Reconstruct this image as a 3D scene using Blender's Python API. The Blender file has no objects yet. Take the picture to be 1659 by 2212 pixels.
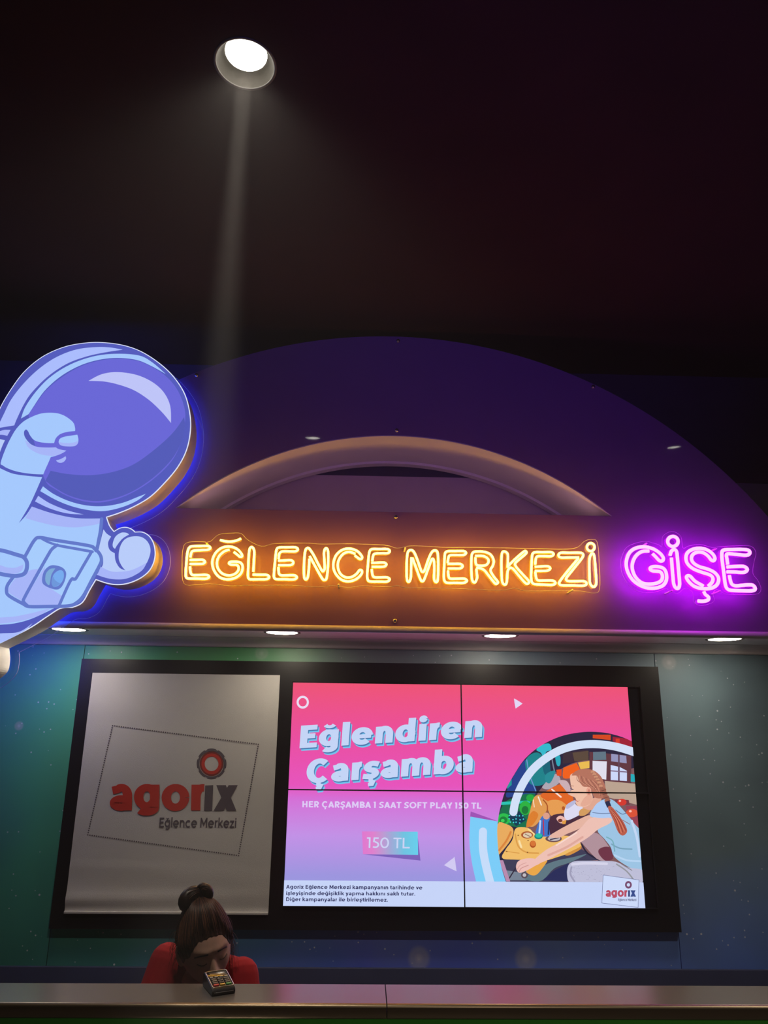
import bpy, bmesh, math, random
from mathutils import Vector, Matrix, geometry
random.seed(7)
sc = bpy.context.scene
COL = sc.collection
PI = math.pi

# ------------------------------------------------------------------ camera, world, exposure
IW, IH, FPX = 1659, 2212, 1600.0
CAM = Vector((0, 0, 1.75))
PITCH, YAW, ROLL = math.radians(16.074), math.radians(1.351), math.radians(0.695)
_f = Vector((math.sin(YAW)*math.cos(PITCH), math.cos(YAW)*math.cos(PITCH), math.sin(PITCH)))
_r = Vector((math.cos(YAW), -math.sin(YAW), 0)); _u = _r.cross(_f)
_R = math.cos(ROLL)*_r + math.sin(ROLL)*_u; _U = -math.sin(ROLL)*_r + math.cos(ROLL)*_u
cd = bpy.data.cameras.new('camera'); cam = bpy.data.objects.new('camera', cd); COL.objects.link(cam)
cd.sensor_fit = 'VERTICAL'; cd.sensor_height = 36; cd.lens = 36*FPX/IH; cd.clip_start = .05
cam.matrix_world = Matrix(((_R.x, _U.x, -_f.x, CAM.x), (_R.y, _U.y, -_f.y, CAM.y), (_R.z, _U.z, -_f.z, CAM.z), (0, 0, 0, 1)))
sc.camera = cam
HAZE = 0.006
w = bpy.data.worlds.new('world'); sc.world = w; w.use_nodes = True
_bg = w.node_tree.nodes['Background']; _bg.inputs[0].default_value = (.30, .16, .22, 1); _bg.inputs[1].default_value = .0
_vs = w.node_tree.nodes.new('ShaderNodeVolumeScatter'); _vs.inputs['Density'].default_value = HAZE; _vs.inputs['Anisotropy'].default_value = .25
w.node_tree.links.new(_vs.outputs[0], w.node_tree.nodes['World Output'].inputs['Volume'])
vs = sc.view_settings
vs.view_transform = 'Standard'; vs.look = 'None'; vs.gamma = 1; vs.exposure = 0.0; vs.use_curve_mapping = False
sc.cycles.use_denoising = True; sc.cycles.use_adaptive_sampling = True; sc.cycles.adaptive_threshold = .03
sc.cycles.max_bounces = 6; sc.cycles.volume_bounces = 0; sc.cycles.transparent_max_bounces = 12
sc.cycles.sample_clamp_indirect = 6
L_CEIL, L_LAMP, L_BEAM, L_SOFFIT, L_COVE = 60.0, 80.0, 6000.0, 42.0, 4.6   # bulb radiance, lamp watts, narrow beam watts, soffit lamp and cove strip radiance

# ------------------------------------------------------------------ the place (metres, camera stands at x=0 y=0)
Y_WALL, Y_FASCIA, Y_BOARD = 4.60, 4.08, 4.55
Z_CEIL, Z_COUNTER = 4.093, 1.0

L_FILL, L_WASH = 150.0, 170.0  # watts of the two added, unseen fill spots
def ray(px, py):
    return _R*((px-IW/2)/FPX) - _U*((py-IH/2)/FPX) + _f
def at(px, py, Y):                                # a point of the photograph on the wall plane y = Y
    d = ray(px, py); return CAM + d*(Y/d.y)
def at_z(px, py, Z):
    d = ray(px, py); return CAM + d*((Z-CAM.z)/d.z)

# ------------------------------------------------------------------ materials
def lin(c):
    return tuple((x/255/12.92 if x/255 <= .04045 else ((x/255+.055)/1.055)**2.4) for x in c)
_mc = {}
def mat(name, col=(.5, .5, .5), rough=.5, metal=0., emit=None, estr=1., spec=.5, bump=None, noise=None, coat=0.):
    if name in _mc: return _mc[name]
    m = bpy.data.materials.new(name); m.use_nodes = True; nt = m.node_tree; b = nt.nodes['Principled BSDF']
    b.inputs['Base Color'].default_value = (*col, 1); b.inputs['Roughness'].default_value = rough
    b.inputs['Metallic'].default_value = metal; b.inputs['Specular IOR Level'].default_value = spec
    b.inputs['Coat Weight'].default_value = coat; b.inputs['Coat Roughness'].default_value = .06
    if emit:
        b.inputs['Emission Color'].default_value = (*emit, 1); b.inputs['Emission Strength'].default_value = estr
    if noise or bump:
        tc = nt.nodes.new('ShaderNodeTexCoord'); nz = nt.nodes.new('ShaderNodeTexNoise')
        nt.links.new(tc.outputs['Object'], nz.inputs['Vector'])
        nz.inputs['Scale'].default_value = (noise or bump)[0]; nz.inputs['Detail'].default_value = 5
        if noise:
            mx = nt.nodes.new('ShaderNodeMix'); mx.data_type = 'RGBA'
            k = noise[1]
            mx.inputs[6].default_value = (*[c*(1-k) for c in col], 1); mx.inputs[7].default_value = (*[min(1, c*(1+k)) for c in col], 1)
            nt.links.new(nz.outputs[0], mx.inputs[0]); nt.links.new(mx.outputs[2], b.inputs['Base Color'])
        if bump:
            n2 = nt.nodes.new('ShaderNodeTexNoise'); n2.inputs['Scale'].default_value = bump[0]
            nt.links.new(tc.outputs['Object'], n2.inputs['Vector'])
            bp = nt.nodes.new('ShaderNodeBump'); bp.inputs['Strength'].default_value = bump[1]; bp.inputs['Distance'].default_value = .01
            nt.links.new(n2.outputs[0], bp.inputs['Height']); nt.links.new(bp.outputs[0], b.inputs['Normal'])
    _mc[name] = m; return m
def glow(rgb, k=1.0):                             # self-luminous flat colour (screens, backlit acrylic), sRGB 0-255
    key = 'glow_%d_%d_%d_%g' % (*rgb, k)
    if key in _mc: return _mc[key]
    m = bpy.data.materials.new(key); m.use_nodes = True; nt = m.node_tree; nt.nodes.clear()
    e = nt.nodes.new('ShaderNodeEmission'); o = nt.nodes.new('ShaderNodeOutputMaterial')
    e.inputs[0].default_value = (*lin(rgb), 1); e.inputs[1].default_value = k
    nt.links.new(e.outputs[0], o.inputs[0]); _mc[key] = m; return m
def glow_ramp(name, axis, lo, hi, stops):         # a display showing a colour gradient along one object axis
    m = bpy.data.materials.new(name); m.use_nodes = True; nt = m.node_tree; nt.nodes.clear()
    tc = nt.nodes.new('ShaderNodeTexCoord'); sx = nt.nodes.new('ShaderNodeSeparateXYZ'); mr = nt.nodes.new('ShaderNodeMapRange')
    cr = nt.nodes.new('ShaderNodeValToRGB'); e = nt.nodes.new('ShaderNodeEmission'); o = nt.nodes.new('ShaderNodeOutputMaterial')
    nt.links.new(tc.outputs['Object'], sx.inputs[0]); nt.links.new(sx.outputs[axis], mr.inputs[0])
    mr.inputs[1].default_value = lo; mr.inputs[2].default_value = hi
    nt.links.new(mr.outputs[0], cr.inputs[0]); nt.links.new(cr.outputs[0], e.inputs[0]); nt.links.new(e.outputs[0], o.inputs[0])
    els = cr.color_ramp.elements
    while len(els) < len(stops): els.new(.5)
    for el, (p, c) in zip(els, stops): el.position = p; el.color = (*lin(c), 1)
    return m

# ------------------------------------------------------------------ mesh helpers
def tag(o, label=None, cat=None, group=None, kind=None):
    if label: o['label'] = label
    if cat: o['category'] = cat
    if group: o['group'] = group
    if kind: o['kind'] = kind
    return o
def empty(name, loc=(0, 0, 0)):
    o = bpy.data.objects.new(name, None); o.location = loc; o.empty_display_size = .05; COL.objects.link(o); return o
def link(name, me, parent=None, keep=True):
    o = bpy.data.objects.new(name, me); COL.objects.link(o)
    if parent:
        o.parent = parent
        if keep:
            if not parent.parent: o.matrix_parent_inverse = Matrix.Translation(-Vector(parent.location))
    return o
class MB:                                         # collects verts and faces, then links ONE mesh object
    def __init__(s): s.v, s.f, s.m, s.sm, s.mats = [], [], [], [], []
    def mi(s, m):
        if m not in s.mats: s.mats.append(m)
        return s.mats.index(m)
    def add(s, vs_, fs, m, smooth=False):
        k = len(s.v); i = s.mi(m); s.v += [tuple(v) for v in vs_]
        for f in fs: s.f.append([k+a for a in f]); s.m.append(i); s.sm.append(smooth)
    def box(s, a, b, m, bev=0., M=None):
        bm = bmesh.new(); bmesh.ops.create_cube(bm, size=1)
        for v in bm.verts: v.co = Vector([(a[i]+b[i])/2 + v.co[i]*(b[i]-a[i]) for i in range(3)])
        if bev: bmesh.ops.bevel(bm, geom=bm.edges[:], offset=bev, segments=3, affect='EDGES', profile=.5)
        s.bm(bm, m, M, bool(bev))
    def bm(s, bm, m, M=None, smooth=False):
        bm.verts.index_update()
        s.add([(M @ v.co if M else v.co.copy()) for v in bm.verts], [[v.index for v in f.verts] for f in bm.faces], m, smooth); bm.free()
    def lathe(s, prof, c, m, n=48, M=None):       # prof of (radius, z) around the z axis at c
        vs_, fs = [], []
        for r, z in prof:
            for i in range(n):
                a = 2*PI*i/n; p = Vector((r*math.cos(a), r*math.sin(a), z)); vs_.append((M @ p if M else p)+Vector(c))
        for j in range(len(prof)-1):
            for i in range(n): fs.append((j*n+i, j*n+(i+1) % n, (j+1)*n+(i+1) % n, (j+1)*n+i))
        s.add(vs_, fs, m, True)
    def tube(s, pts, r, m, n=10, closed=False, m2=None, flat=1., m3=None):
        # sweep through points lying near an x-z plane; m2 = second material for the faces not towards -y
        P = [Vector(p) for p in pts]; N = len(P); vs_, fs, f2, f3 = [], [], [], []
        rr = r if callable(r) else (lambda t: r)
        for k in range(N):
            a = P[(k-1) % N] if (closed or k) else P[0]; b = P[(k+1) % N] if (closed or k < N-1) else P[-1]
            t = (b-a); t = t.normalized() if t.length > 1e-9 else Vector((1, 0, 0))
            n1 = Vector((0, -1, 0)); n1 = n1-t*n1.dot(t)
            if n1.length < .1: n1 = Vector((1, 0, 0))-t*t.x
            n1.normalize(); n2 = t.cross(n1); R_ = rr(k/max(1, N-1))
            for i in range(n):
                q = 2*PI*(i+.5)/n; vs_.append(P[k]+n1*(R_*math.cos(q)*flat)+n2*(R_*math.sin(q)))
        for k in range(N if closed else N-1):
            for i in range(n):
                q = 2*PI*(i+1)/n
                (f3 if (m3 and math.cos(q) < -.3) else f2 if (m2 and math.cos(q) < .4) else fs).append((k*n+i, k*n+(i+1) % n, ((k+1) % N)*n+(i+1) % n, ((k+1) % N)*n+i))
        if not closed:
            fs.append(tuple(range(n-1, -1, -1))); fs.append(tuple((N-1)*n+i for i in range(n)))
        k = len(s.v); s.add(vs_, fs, m, True)
        for fl_, mm in ((f2, m2), (f3, m3)):
            for f in fl_: s.f.append([k+a for a in f]); s.m.append(s.mi(mm)); s.sm.append(True)
    def poly(s, P, m, back=0.):                   # flat polygon (list of 3-D points, one plane y); back = depth of its body behind
        P = [Vector(p) for p in P]
        tri = geometry.tessellate_polygon([P])
        out = []
        for t in tri:
            a, b, c = [P[i] for i in t]
            n = (b-a).cross(c-a)
            if n.length < 1e-12: continue
            out.append(t if n.y < 0 else t[::-1])
        s.add(P, out, m)
        if back:
            n = len(P); Q = [p+Vector((0, back, 0)) for p in P]
            s.add(P+Q, [(i, (i+1) % n, n+(i+1) % n, n+i) for i in range(n)], m)
            s.add(Q, [t[::-1] for t in out], m)
    def build(s, name, parent=None, origin=None):
        me = bpy.data.meshes.new(name)
        o0 = Vector(origin) if origin else Vector((0, 0, 0))
        me.from_pydata([Vector(v)-o0 for v in s.v], [], s.f)
        for m in s.mats: me.materials.append(m)
        me.polygons.foreach_set('material_index', s.m); me.polygons.foreach_set('use_smooth', s.sm); me.update()
        o = link(name, me, parent); o.location = o0
        return o
def smooth(pts, closed=True, n=6, sharp=()):      # Catmull-Rom through traced points, corners kept at the indices in sharp
    N = len(pts); out = []
    for i in range(N if closed else N-1):
        p1, p2 = pts[i], pts[(i+1) % N]
        p0 = pts[(i-1) % N] if (closed or i) else p1; p3 = pts[(i+2) % N] if (closed or i+2 < N) else p2
        if i in sharp: p0 = p1
        if (i+1) % N in sharp: p3 = p2
        for k in range(n):
            t = k/n; a = []
            for c in range(2):
                a.append(.5*(2*p1[c]+(p2[c]-p0[c])*t+(2*p0[c]-5*p1[c]+4*p2[c]-p3[c])*t*t+(3*p1[c]-p0[c]-3*p2[c]+p3[c])*t**3))
            out.append(tuple(a))
    if not closed: out.append(tuple(pts[-1]))
    return out
def ell(cx, cy, rx, ry, n=28, a0=0., a1=360.):
    return [(cx+rx*math.cos(math.radians(a0+(a1-a0)*i/(n if a1-a0 >= 360 else n-1))), cy+ry*math.sin(math.radians(a0+(a1-a0)*i/(n if a1-a0 >= 360 else n-1)))) for i in range(n)]
def ribbon(pts, wv, wh=None, cap=False, closed=False):
    # 2-D stroke with an elliptical pen: list of quads (each four 2-D points); wv = width of upright strokes, wh = of level ones
    wh = wh or wv; N = len(pts); L, Rr = [], []
    for k in range(N):
        a = pts[(k-1) % N] if (closed or k) else pts[0]; b = pts[(k+1) % N] if (closed or k < N-1) else pts[-1]
        dx, dy = b[0]-a[0], b[1]-a[1]; d = math.hypot(dx, dy) or 1; nx, ny = -dy/d, dx/d
        hw = .5*math.hypot(nx*wv, ny*wh)
        if (closed or 0 < k < N-1):               # mitre
            e1 = (pts[k][0]-a[0], pts[k][1]-a[1]); l1 = math.hypot(*e1) or 1
            cs = abs((-e1[1]*nx+e1[0]*ny)/l1); hw /= max(.5, cs)
        L.append((pts[k][0]+nx*hw, pts[k][1]+ny*hw)); Rr.append((pts[k][0]-nx*hw, pts[k][1]-ny*hw))
    q = [[L[k], L[(k+1) % N], Rr[(k+1) % N], Rr[k]] for k in range(N if closed else N-1)]
    if cap:
        for p in (pts[0], pts[-1]): q.append(ell(p[0], p[1], wv/2, wh/2, 16))
    return q
# ------------------------------------------------------------------ lettering: a geometric stroke alphabet (cap height 1, x-height .74)
XH = .74
def _arc(cx, cy, rx, ry, a0, a1, n=None):
    n = n or max(6, int(abs(a1-a0)/11)); return [(cx+rx*math.cos(math.radians(a0+(a1-a0)*i/n)), cy+ry*math.sin(math.radians(a0+(a1-a0)*i/n))) for i in range(n+1)]
def glyph(ch, W, H):
    v, h = W/2, H/2; S = []; cl = []; adv = .7; x = XH; asc = 1.04
    ln = lambda *p: S.append((list(p), 1))
    th = lambda k, *p: S.append((list(p), k))
    def dot(cx, cy, r): S.append((_arc(cx, cy, r/4, r/4, 0, 360, 16), ('w', r/2)))
    base = {'ğ': 'g', 'ş': 's', 'ç': 'c', 'i': 'ı', 'Ç': 'C', 'Ş': 'S', 'İ': 'I'}.get(ch, ch)
    def cup(cx, cy, rx, ry, a0, a1): ln(*_arc(cx, cy, rx-v, ry-h, a0, a1))
    def stem(xc, y0, y1): ln((xc, y0), (xc, y1))
    def bar(yc, x0, x1, k=1): th(k, (x0, yc), (x1, yc))
    if base == 'o': cup(.43, .37, .40, .39, 0, 360); adv = .86
    elif base == 'e': cup(.43, .37, .40, .39, 4, 318); bar(.36, .03+v, .83-v*.5, .8); adv = .86
    elif base == 'c': cup(.43, .37, .40, .39, 48, 312); adv = .78
    elif base in 'db':
        f = (lambda q: q) if base == 'd' else (lambda q: .82-q)
        ln(*[(f(a), b) for a, b in _arc(.40, .37, .38-v, .39-h, 0, 360)]); stem(f(.76-v), 0, asc); adv = .84
    elif base == 'p': cup(.44, .37, .38, .39, 0, 360); stem(.06+v, -.27, x); adv = .85
    elif base == 'g':
        cup(.40, .39, .37, .37, 0, 360); ln(*([(.76-v, x), (.76-v, .0)]+_arc(.42, .0, .34-v, .26-h, 0, -142)[1:])); adv = .83
    elif base == 'q':                               # g with a shallow tail
        cup(.40, .39, .37, .37, 0, 360); ln(*([(.76-v, x), (.76-v, .08)]+_arc(.40, .08, .36-v, .23-h, 0, -150)[1:])); adv = .83
    elif base in 'nh':
        stem(.06+v, 0, x if base == 'n' else asc); ln(*([(.06+v, .36)]+_arc(.39, .40, .33-v, .36-h, 180, 0)+[(.72-v, 0)])); adv = .78
    elif base == 'u': ln(*([(.06+v, x)]+_arc(.39, .34, .33-v, .36-h, 180, 360)+[(.72-v, x)])); stem(.72-v, 0, x); adv = .78
    elif base == 'm':
        stem(.06+v, 0, x); d = (1.16-2*v-.06)/2
        for k in (0, 1):
            a = .06+v+k*d; ln(*([(a, .36)]+_arc(a+d/2, .40, d/2, .36-h, 180, 0)+[(a+d, 0)]))
        adv = 1.22
    elif base == 'r': stem(.06+v, 0, x); ln(*([(.06+v, .34)]+_arc(.40, .38, .34-v, .38-h, 180, 82))); adv = .46
    elif base in 'ıl': stem(.06+v, 0, x if base == 'ı' else asc); adv = .12+W
    elif base == 'k': stem(.06+v, 0, asc); ln((.06+v, .26), (.64-v*.3, x)); ln((.30, .42), (.70-v*.4, 0)); adv = .72
    elif base == 't': ln(*([(.12+v, .96), (.12+v, .24)]+_arc(.36+v*.4, .24, .24-v*.6, .24-h, 180, 285))); bar(x-h, 0, .46); adv = .49
    elif base == 'v': ln((v, x), (.34, h*.5)); ln((.34, h*.5), (.68-v, x)); adv = .68
    elif base == 'y': ln((v, x), (.36, .02)); ln((.70-v, x), (.36, .0), (.27, -.17), (.10, -.2)); adv = .70
    elif base == 'x': ln((v*1.1, x), (.70-v*1.1, 0)); ln((.70-v*1.1, x), (v*1.1, 0)); adv = .70
    elif base == 'z': bar(x-h, .04, .60); bar(h, .04, .62); ln((.58-v*.7, x-h), (.08+v*.7, h)); adv = .65
    elif base == 'a':
        ln(*([(.10, .57)]+_arc(.36, .43, .31-v, .33-h, 128, 0)+[(.67-v, 0)])); cup(.355, .21, .325, .225, 0, 360); adv = .73
    elif base == 's':
        ln(*smooth([(.60, .60), (.46, x-h+.01), (.32, x-h+.01), (.06+v, .54), (.22, .42), (.44, .33), (.62-v, .20), (.34, h-.01), (.18, h), (.03, .13)], False, 5)); adv = .66
    elif base == 'A': ln((v*.9, 0), (.43, 1-h*.4)); ln((.43, 1-h*.4), (.86-v*.9, 0)); bar(.28, .2, .68); adv = .86
    elif base in 'BPR':
        stem(.08+v, 0, 1); y1 = .46 if base == 'B' else .36
        ln(*([(.08+v, 1-h), (.44, 1-h)]+_arc(.44, (1+y1)/2, .28-v*.5, (1-y1)/2-h, 90, -90)+[(.08+v, y1+h)]))
        if base == 'B': ln(*([(.08+v, .54-h), (.48, .54-h)]+_arc(.48, .27, .30-v*.5, .27-h, 90, -90)+[(.08+v, h)]))
        if base == 'R': ln((.42, .38), (.74-v*.5, 0))
        adv = .82
    elif base == 'C': cup(.50, .5, .47, .52, 46, 314); adv = .93
    elif base == 'D': stem(.08+v, 0, 1); ln(*([(.08+v, 1-h), (.40, 1-h)]+_arc(.40, .5, .50-v, .5-h, 90, -90)+[(.08+v, h)])); adv = .94
    elif base in 'EFL':
        stem(.08+v, 0, 1)
        if base != 'L': bar(1-h, .08, .70); bar(.52, .08, .64)
        if base != 'F': bar(h, .08, .72)
        adv = .75
    elif base == 'H': stem(.08+v, 0, 1); stem(.84-v, 0, 1); bar(.5, .1, .82); adv = .92
    elif base == 'I': stem(.08+v, 0, 1); adv = .16+W
    elif base == 'M': stem(.08+v, 0, 1); stem(1.02-v, 0, 1); ln((.08+v, 1-h*.3), (.55, .28), (1.02-v, 1-h*.3)); adv = 1.1
    elif base == 'O': cup(.54, .5, .51, .52, 0, 360); adv = 1.08
    elif base == 'S':
        ln(*smooth([(.68, .82), (.52, 1-h), (.36, 1-h), (.08+v, .76), (.22, .58), (.50, .44), (.71-v, .25), (.42, h), (.22, h), (.04, .18)], False, 5)); adv = .75
    elif base == 'T': bar(1-h, .01, .73); stem(.37, 0, 1); adv = .74
    elif base == 'Y': ln((v, 1), (.40, .40)); ln((.80-v, 1), (.40, .40)); stem(.40, 0, .45); adv = .8
    elif base == '1': stem(.34-v, 0, 1); bar(1-h, .02, .3); adv = .44
    elif base == '5': ln(*([(.60, 1-h), (.14+v, 1-h), (.11+v, .58), (.30, .60)]+_arc(.30, .31, .36-v, .31-h, 80, -130))); adv = .70
    elif base == '0': cup(.42, .5, .39, .51, 0, 360); adv = .84
    elif base == '.': dot(.06+v, v, W*1.05); adv = .12+W
    elif base == ' ': adv = .30
    if ch == 'i': dot(.06+v, .74+.07+v*1.1, W*1.12)
    if ch == 'ğ': S.append((_arc(.41, 1.02, .18, .15, 205, 335), .62))
    if ch in 'çşÇŞ':
        cx = {'ç': .42, 'ş': .33, 'Ç': .5, 'Ş': .37}[ch]; k = min(1, .13/H+.25)
        S.append(([(cx, .02), (cx, -.09), (cx+.09, -.13), (cx+.06, -.22), (cx-.09, -.24)], .62))
    return S, adv
def text(mb, s, P0, P1, P2, plane, m, W=.2, H=None, gap=0., shift=(0, 0), eps=0., kk=0):
    # P0 baseline left, P1 baseline right, P2 cap top left (2-D); plane maps a 2-D point to 3-D
    H = H or W; gl, X = [], 0
    for ch in s:
        g, a = glyph(ch, W, H); gl.append((X, g)); X += a+gap
    ux, uy = (P1[0]-P0[0])/X, (P1[1]-P0[1])/X; tx, ty = P2[0]-P0[0], P2[1]-P0[1]
    T = lambda p: plane((P0[0]+p[0]*ux+p[1]*tx+shift[0], P0[1]+p[0]*uy+p[1]*ty+shift[1]))
    for x0, g in gl:
        for pts, k in g:
            pts = [(x0+a, b) for a, b in pts]
            if isinstance(k, tuple): q = ribbon(pts, k[1], k[1])
            else: q = ribbon(pts, W*(k if k != 1 else 1), H*k)
            kk = (kk+1) % 5
            for r in q: mb.poly([T(p)-Vector((0, eps*kk, 0)) for p in r], m)

# ------------------------------------------------------------------ structure
M_ceil = mat('ceiling_paint', (.028, .009, .016), .9, noise=(3, .25), spec=.05)
M_dark = mat('dark_wall_paint', (.045, .028, .080), .9, noise=(4, .2), spec=.05)
M_band = mat('beige_wall_paint', (.42, .34, .36), .7, noise=(5, .08))
M_floor = mat('floor_tile', (.10, .09, .09), .35, noise=(6, .2))
M_black = mat('black_laminate', (.012, .011, .014), .38, noise=(8, .2))
M_metal = mat('brushed_metal', (.80, .72, .74), .42, .15, bump=(220, .04))
M_fascia = mat('violet_fascia_paint', (.23, .105, .30), .5, noise=(4, .06), spec=.2, coat=.16)
M_fascia.node_tree.nodes['Principled BSDF'].inputs['Coat Roughness'].default_value = .03
M_white = mat('white_paint', (.62, .58, .62), .55, noise=(8, .05))

def printed_wall():                                # a printed galaxy: green to grey-blue to navy clouds with scattered stars
    m = bpy.data.materials.new('galaxy_print'); m.use_nodes = True; nt = m.node_tree; b = nt.nodes['Principled BSDF']
    N = nt.nodes.new; K = nt.links.new
    tc = N('ShaderNodeTexCoord'); sp = N('ShaderNodeSeparateXYZ'); K(tc.outputs['Object'], sp.inputs[0])
    nz = N('ShaderNodeTexNoise'); nz.inputs['Scale'].default_value = 1.5; nz.inputs['Detail'].default_value = 3; K(tc.outputs['Object'], nz.inputs['Vector'])
    def math_(op, a, b_=None):
        n = N('ShaderNodeMath'); n.operation = op
        for i, q in enumerate((a, b_)):
            if q is None: continue
            if isinstance(q, (int, float)): n.inputs[i].default_value = q
            else: K(q, n.inputs[i])
        return n.outputs[0]
    def ramp(src, stops):
        r = N('ShaderNodeValToRGB'); K(src, r.inputs[0]); e = r.color_ramp.elements
        while len(e) < len(stops): e.new(.5)
        for q, (p, c) in zip(e, stops): q.position = p; q.color = (*c, 1)
        return r.outputs[0]
    def mix(fac, a, c):
        n = N('ShaderNodeMix'); n.data_type = 'RGBA'
        (K(fac, n.inputs[0]) if not isinstance(fac, float) else setattr(n.inputs[0], 'default_value', fac))
        for i, q in ((6, a), (7, c)):
            (K(q, n.inputs[i]) if not isinstance(q, tuple) else setattr(n.inputs[i], 'default_value', (*q, 1)))
        return n.outputs[2]
    wob = math_('MULTIPLY', math_('SUBTRACT', nz.outputs[0], .5), 1.3)
    fx = math_('DIVIDE', math_('ADD', math_('ADD', sp.outputs[0], wob), 2.7), 5.6)
    c = ramp(fx, [(.0, (.09, .30, .40)), (.14, (.09, .48, .32)), (.30, (.11, .46, .17)), (.48, (.26, .32, .34)), (.72, (.30, .43, .54)), (.86, (.22, .33, .40)), (1, (.09, .13, .18))])
    fz = math_('DIVIDE', math_('SUBTRACT', math_('ADD', sp.outputs[2], math_('MULTIPLY', wob, .35)), .35), .75)
    navy = ramp(fx, [(.0, (.03, .22, .10)), (.25, (.04, .20, .26)), (.5, (.08, .13, .95)), (.8, (.12, .26, .95)), (1, (.06, .12, .28))])
    cl = N('ShaderNodeClamp'); K(fz, cl.inputs[0])
    c = mix(cl.outputs[0], navy, c)
    for scale, r0, thr, bright in ((7, .085, .75, .8), (13, .11, .62, .9), (30, .19, .74, .75)):
        vo = N('ShaderNodeTexVoronoi'); vo.inputs['Scale'].default_value = scale; K(tc.outputs['Object'], vo.inputs['Vector'])
        sc_ = N('ShaderNodeSeparateColor'); K(vo.outputs['Color'], sc_.inputs[0])
        rad = math_('MULTIPLY', sc_.outputs[1], r0)
        hit = math_('MULTIPLY', math_('LESS_THAN', vo.outputs['Distance'], rad), math_('GREATER_THAN', sc_.outputs[0], thr))
        c = mix(math_('MULTIPLY', hit, bright), c, (.80, .84, .92))
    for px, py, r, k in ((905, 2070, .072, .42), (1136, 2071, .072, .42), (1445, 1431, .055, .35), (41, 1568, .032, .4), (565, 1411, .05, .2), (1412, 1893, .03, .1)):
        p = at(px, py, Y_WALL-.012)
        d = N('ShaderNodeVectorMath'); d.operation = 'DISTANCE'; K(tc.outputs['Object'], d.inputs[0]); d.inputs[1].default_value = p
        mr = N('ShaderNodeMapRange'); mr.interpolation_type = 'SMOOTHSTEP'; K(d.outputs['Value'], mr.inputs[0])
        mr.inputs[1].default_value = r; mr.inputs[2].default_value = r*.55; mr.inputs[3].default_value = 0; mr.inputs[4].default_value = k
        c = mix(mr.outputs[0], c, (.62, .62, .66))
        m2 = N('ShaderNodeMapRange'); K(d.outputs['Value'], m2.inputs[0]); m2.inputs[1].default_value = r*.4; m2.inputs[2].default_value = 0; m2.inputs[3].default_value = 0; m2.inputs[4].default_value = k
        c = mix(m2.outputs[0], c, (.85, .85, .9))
    K(c, b.inputs['Base Color']); b.inputs['Roughness'].default_value = .42
    return m
M_print = printed_wall()

Z_SOFFIT = at(830, 1365, Y_FASCIA).z               # underside of the fascia
Z_SILL = at(848, 1106, Y_FASCIA).z                 # sill of the lunette
Z_BAND = at(840, 1029, Y_WALL).z                   # top of the pale band on the wall
wall = MB()
wall.box((-6, Y_WALL, 0), (6, Y_WALL+.1, Z_SILL-.02), M_dark)
wall.box((-6, Y_WALL, Z_SILL-.02), (6, Y_WALL+.1, Z_BAND), M_band)
wall.box((-6, Y_WALL, Z_BAND), (6, Y_WALL+.1, Z_CEIL), M_dark)
wall_back = tag(wall.build('wall_back'), kind='structure')
xs = [-6, at(185, 1400, Y_WALL).x, at(1411, 1412, Y_WALL).x, 6]
for a, b in zip(xs, xs[1:]):
    p = MB(); p.box((a+.0022, Y_WALL-.012, .40), (b-.0022, Y_WALL-.0005, Z_SOFFIT-.012), M_print)
    tag(p.build('wall_panel', wall_back), kind='structure')
cl_ = MB(); cl_.box((-6, -2.5, Z_CEIL), (6, Y_WALL+.1, Z_CEIL+.1), M_ceil)
# round cut-outs for the recessed lamps
LAMP = at_z(530, 139, Z_CEIL)
def _mirror(px, py):
    d = ray(px, py); Yv = (Z_CEIL-CAM.z)*d.y/d.z; return Vector((d.x/d.y*Yv, 2*Y_FASCIA-Yv, Z_CEIL))
LAMPS = [LAMP, _mirror(1456, 973)]
R_LAMP = .110
def ceiling_mesh():
    bm = bmesh.new(); n = 48
    x0, x1, y0, y1 = -6, 6, -2.5, Y_WALL+.1
    vs_, holes = [(x0, y0), (x1, y0), (x1, y1), (x0, y1)], []
    pts = [Vector((x, y, 0)) for x, y in vs_]; loops = [pts]
    for c in LAMPS: loops.append([Vector((c.x+(R_LAMP-.004)*math.cos(-2*PI*i/n), c.y+(R_LAMP-.004)*math.sin(-2*PI*i/n), 0)) for i in range(n)])
    flat = [p for l in loops for p in l]
    mb = MB(); mb.add([(p.x, p.y, Z_CEIL) for p in flat], [t for t in geometry.tessellate_polygon(loops)], M_ceil)
    return mb
tag(ceiling_mesh().build('ceiling'), kind='structure')
fl = MB(); fl.box((-6, -2.5, -.1), (6, Y_WALL+.1, 0), M_floor); tag(fl.build('floor'), kind='structure')
bb = MB(); zb = at(700, 2091, Y_WALL-.03).z
bb.box((-6, Y_WALL-.03, 0), (6, Y_WALL-.0125, zb), mat('dark_blue_plinth', (.045, .055, .13), .5, noise=(5, .2)), .003)
tag(bb.build('baseboard_back'), kind='structure')
for nm, x in (('wall_left', -6), ('wall_right', 5.9)):
    mb = MB(); mb.box((x, -2.5, 0), (x+.1, Y_WALL+.1, Z_CEIL), M_dark); tag(mb.build(nm), kind='structure')

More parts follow.
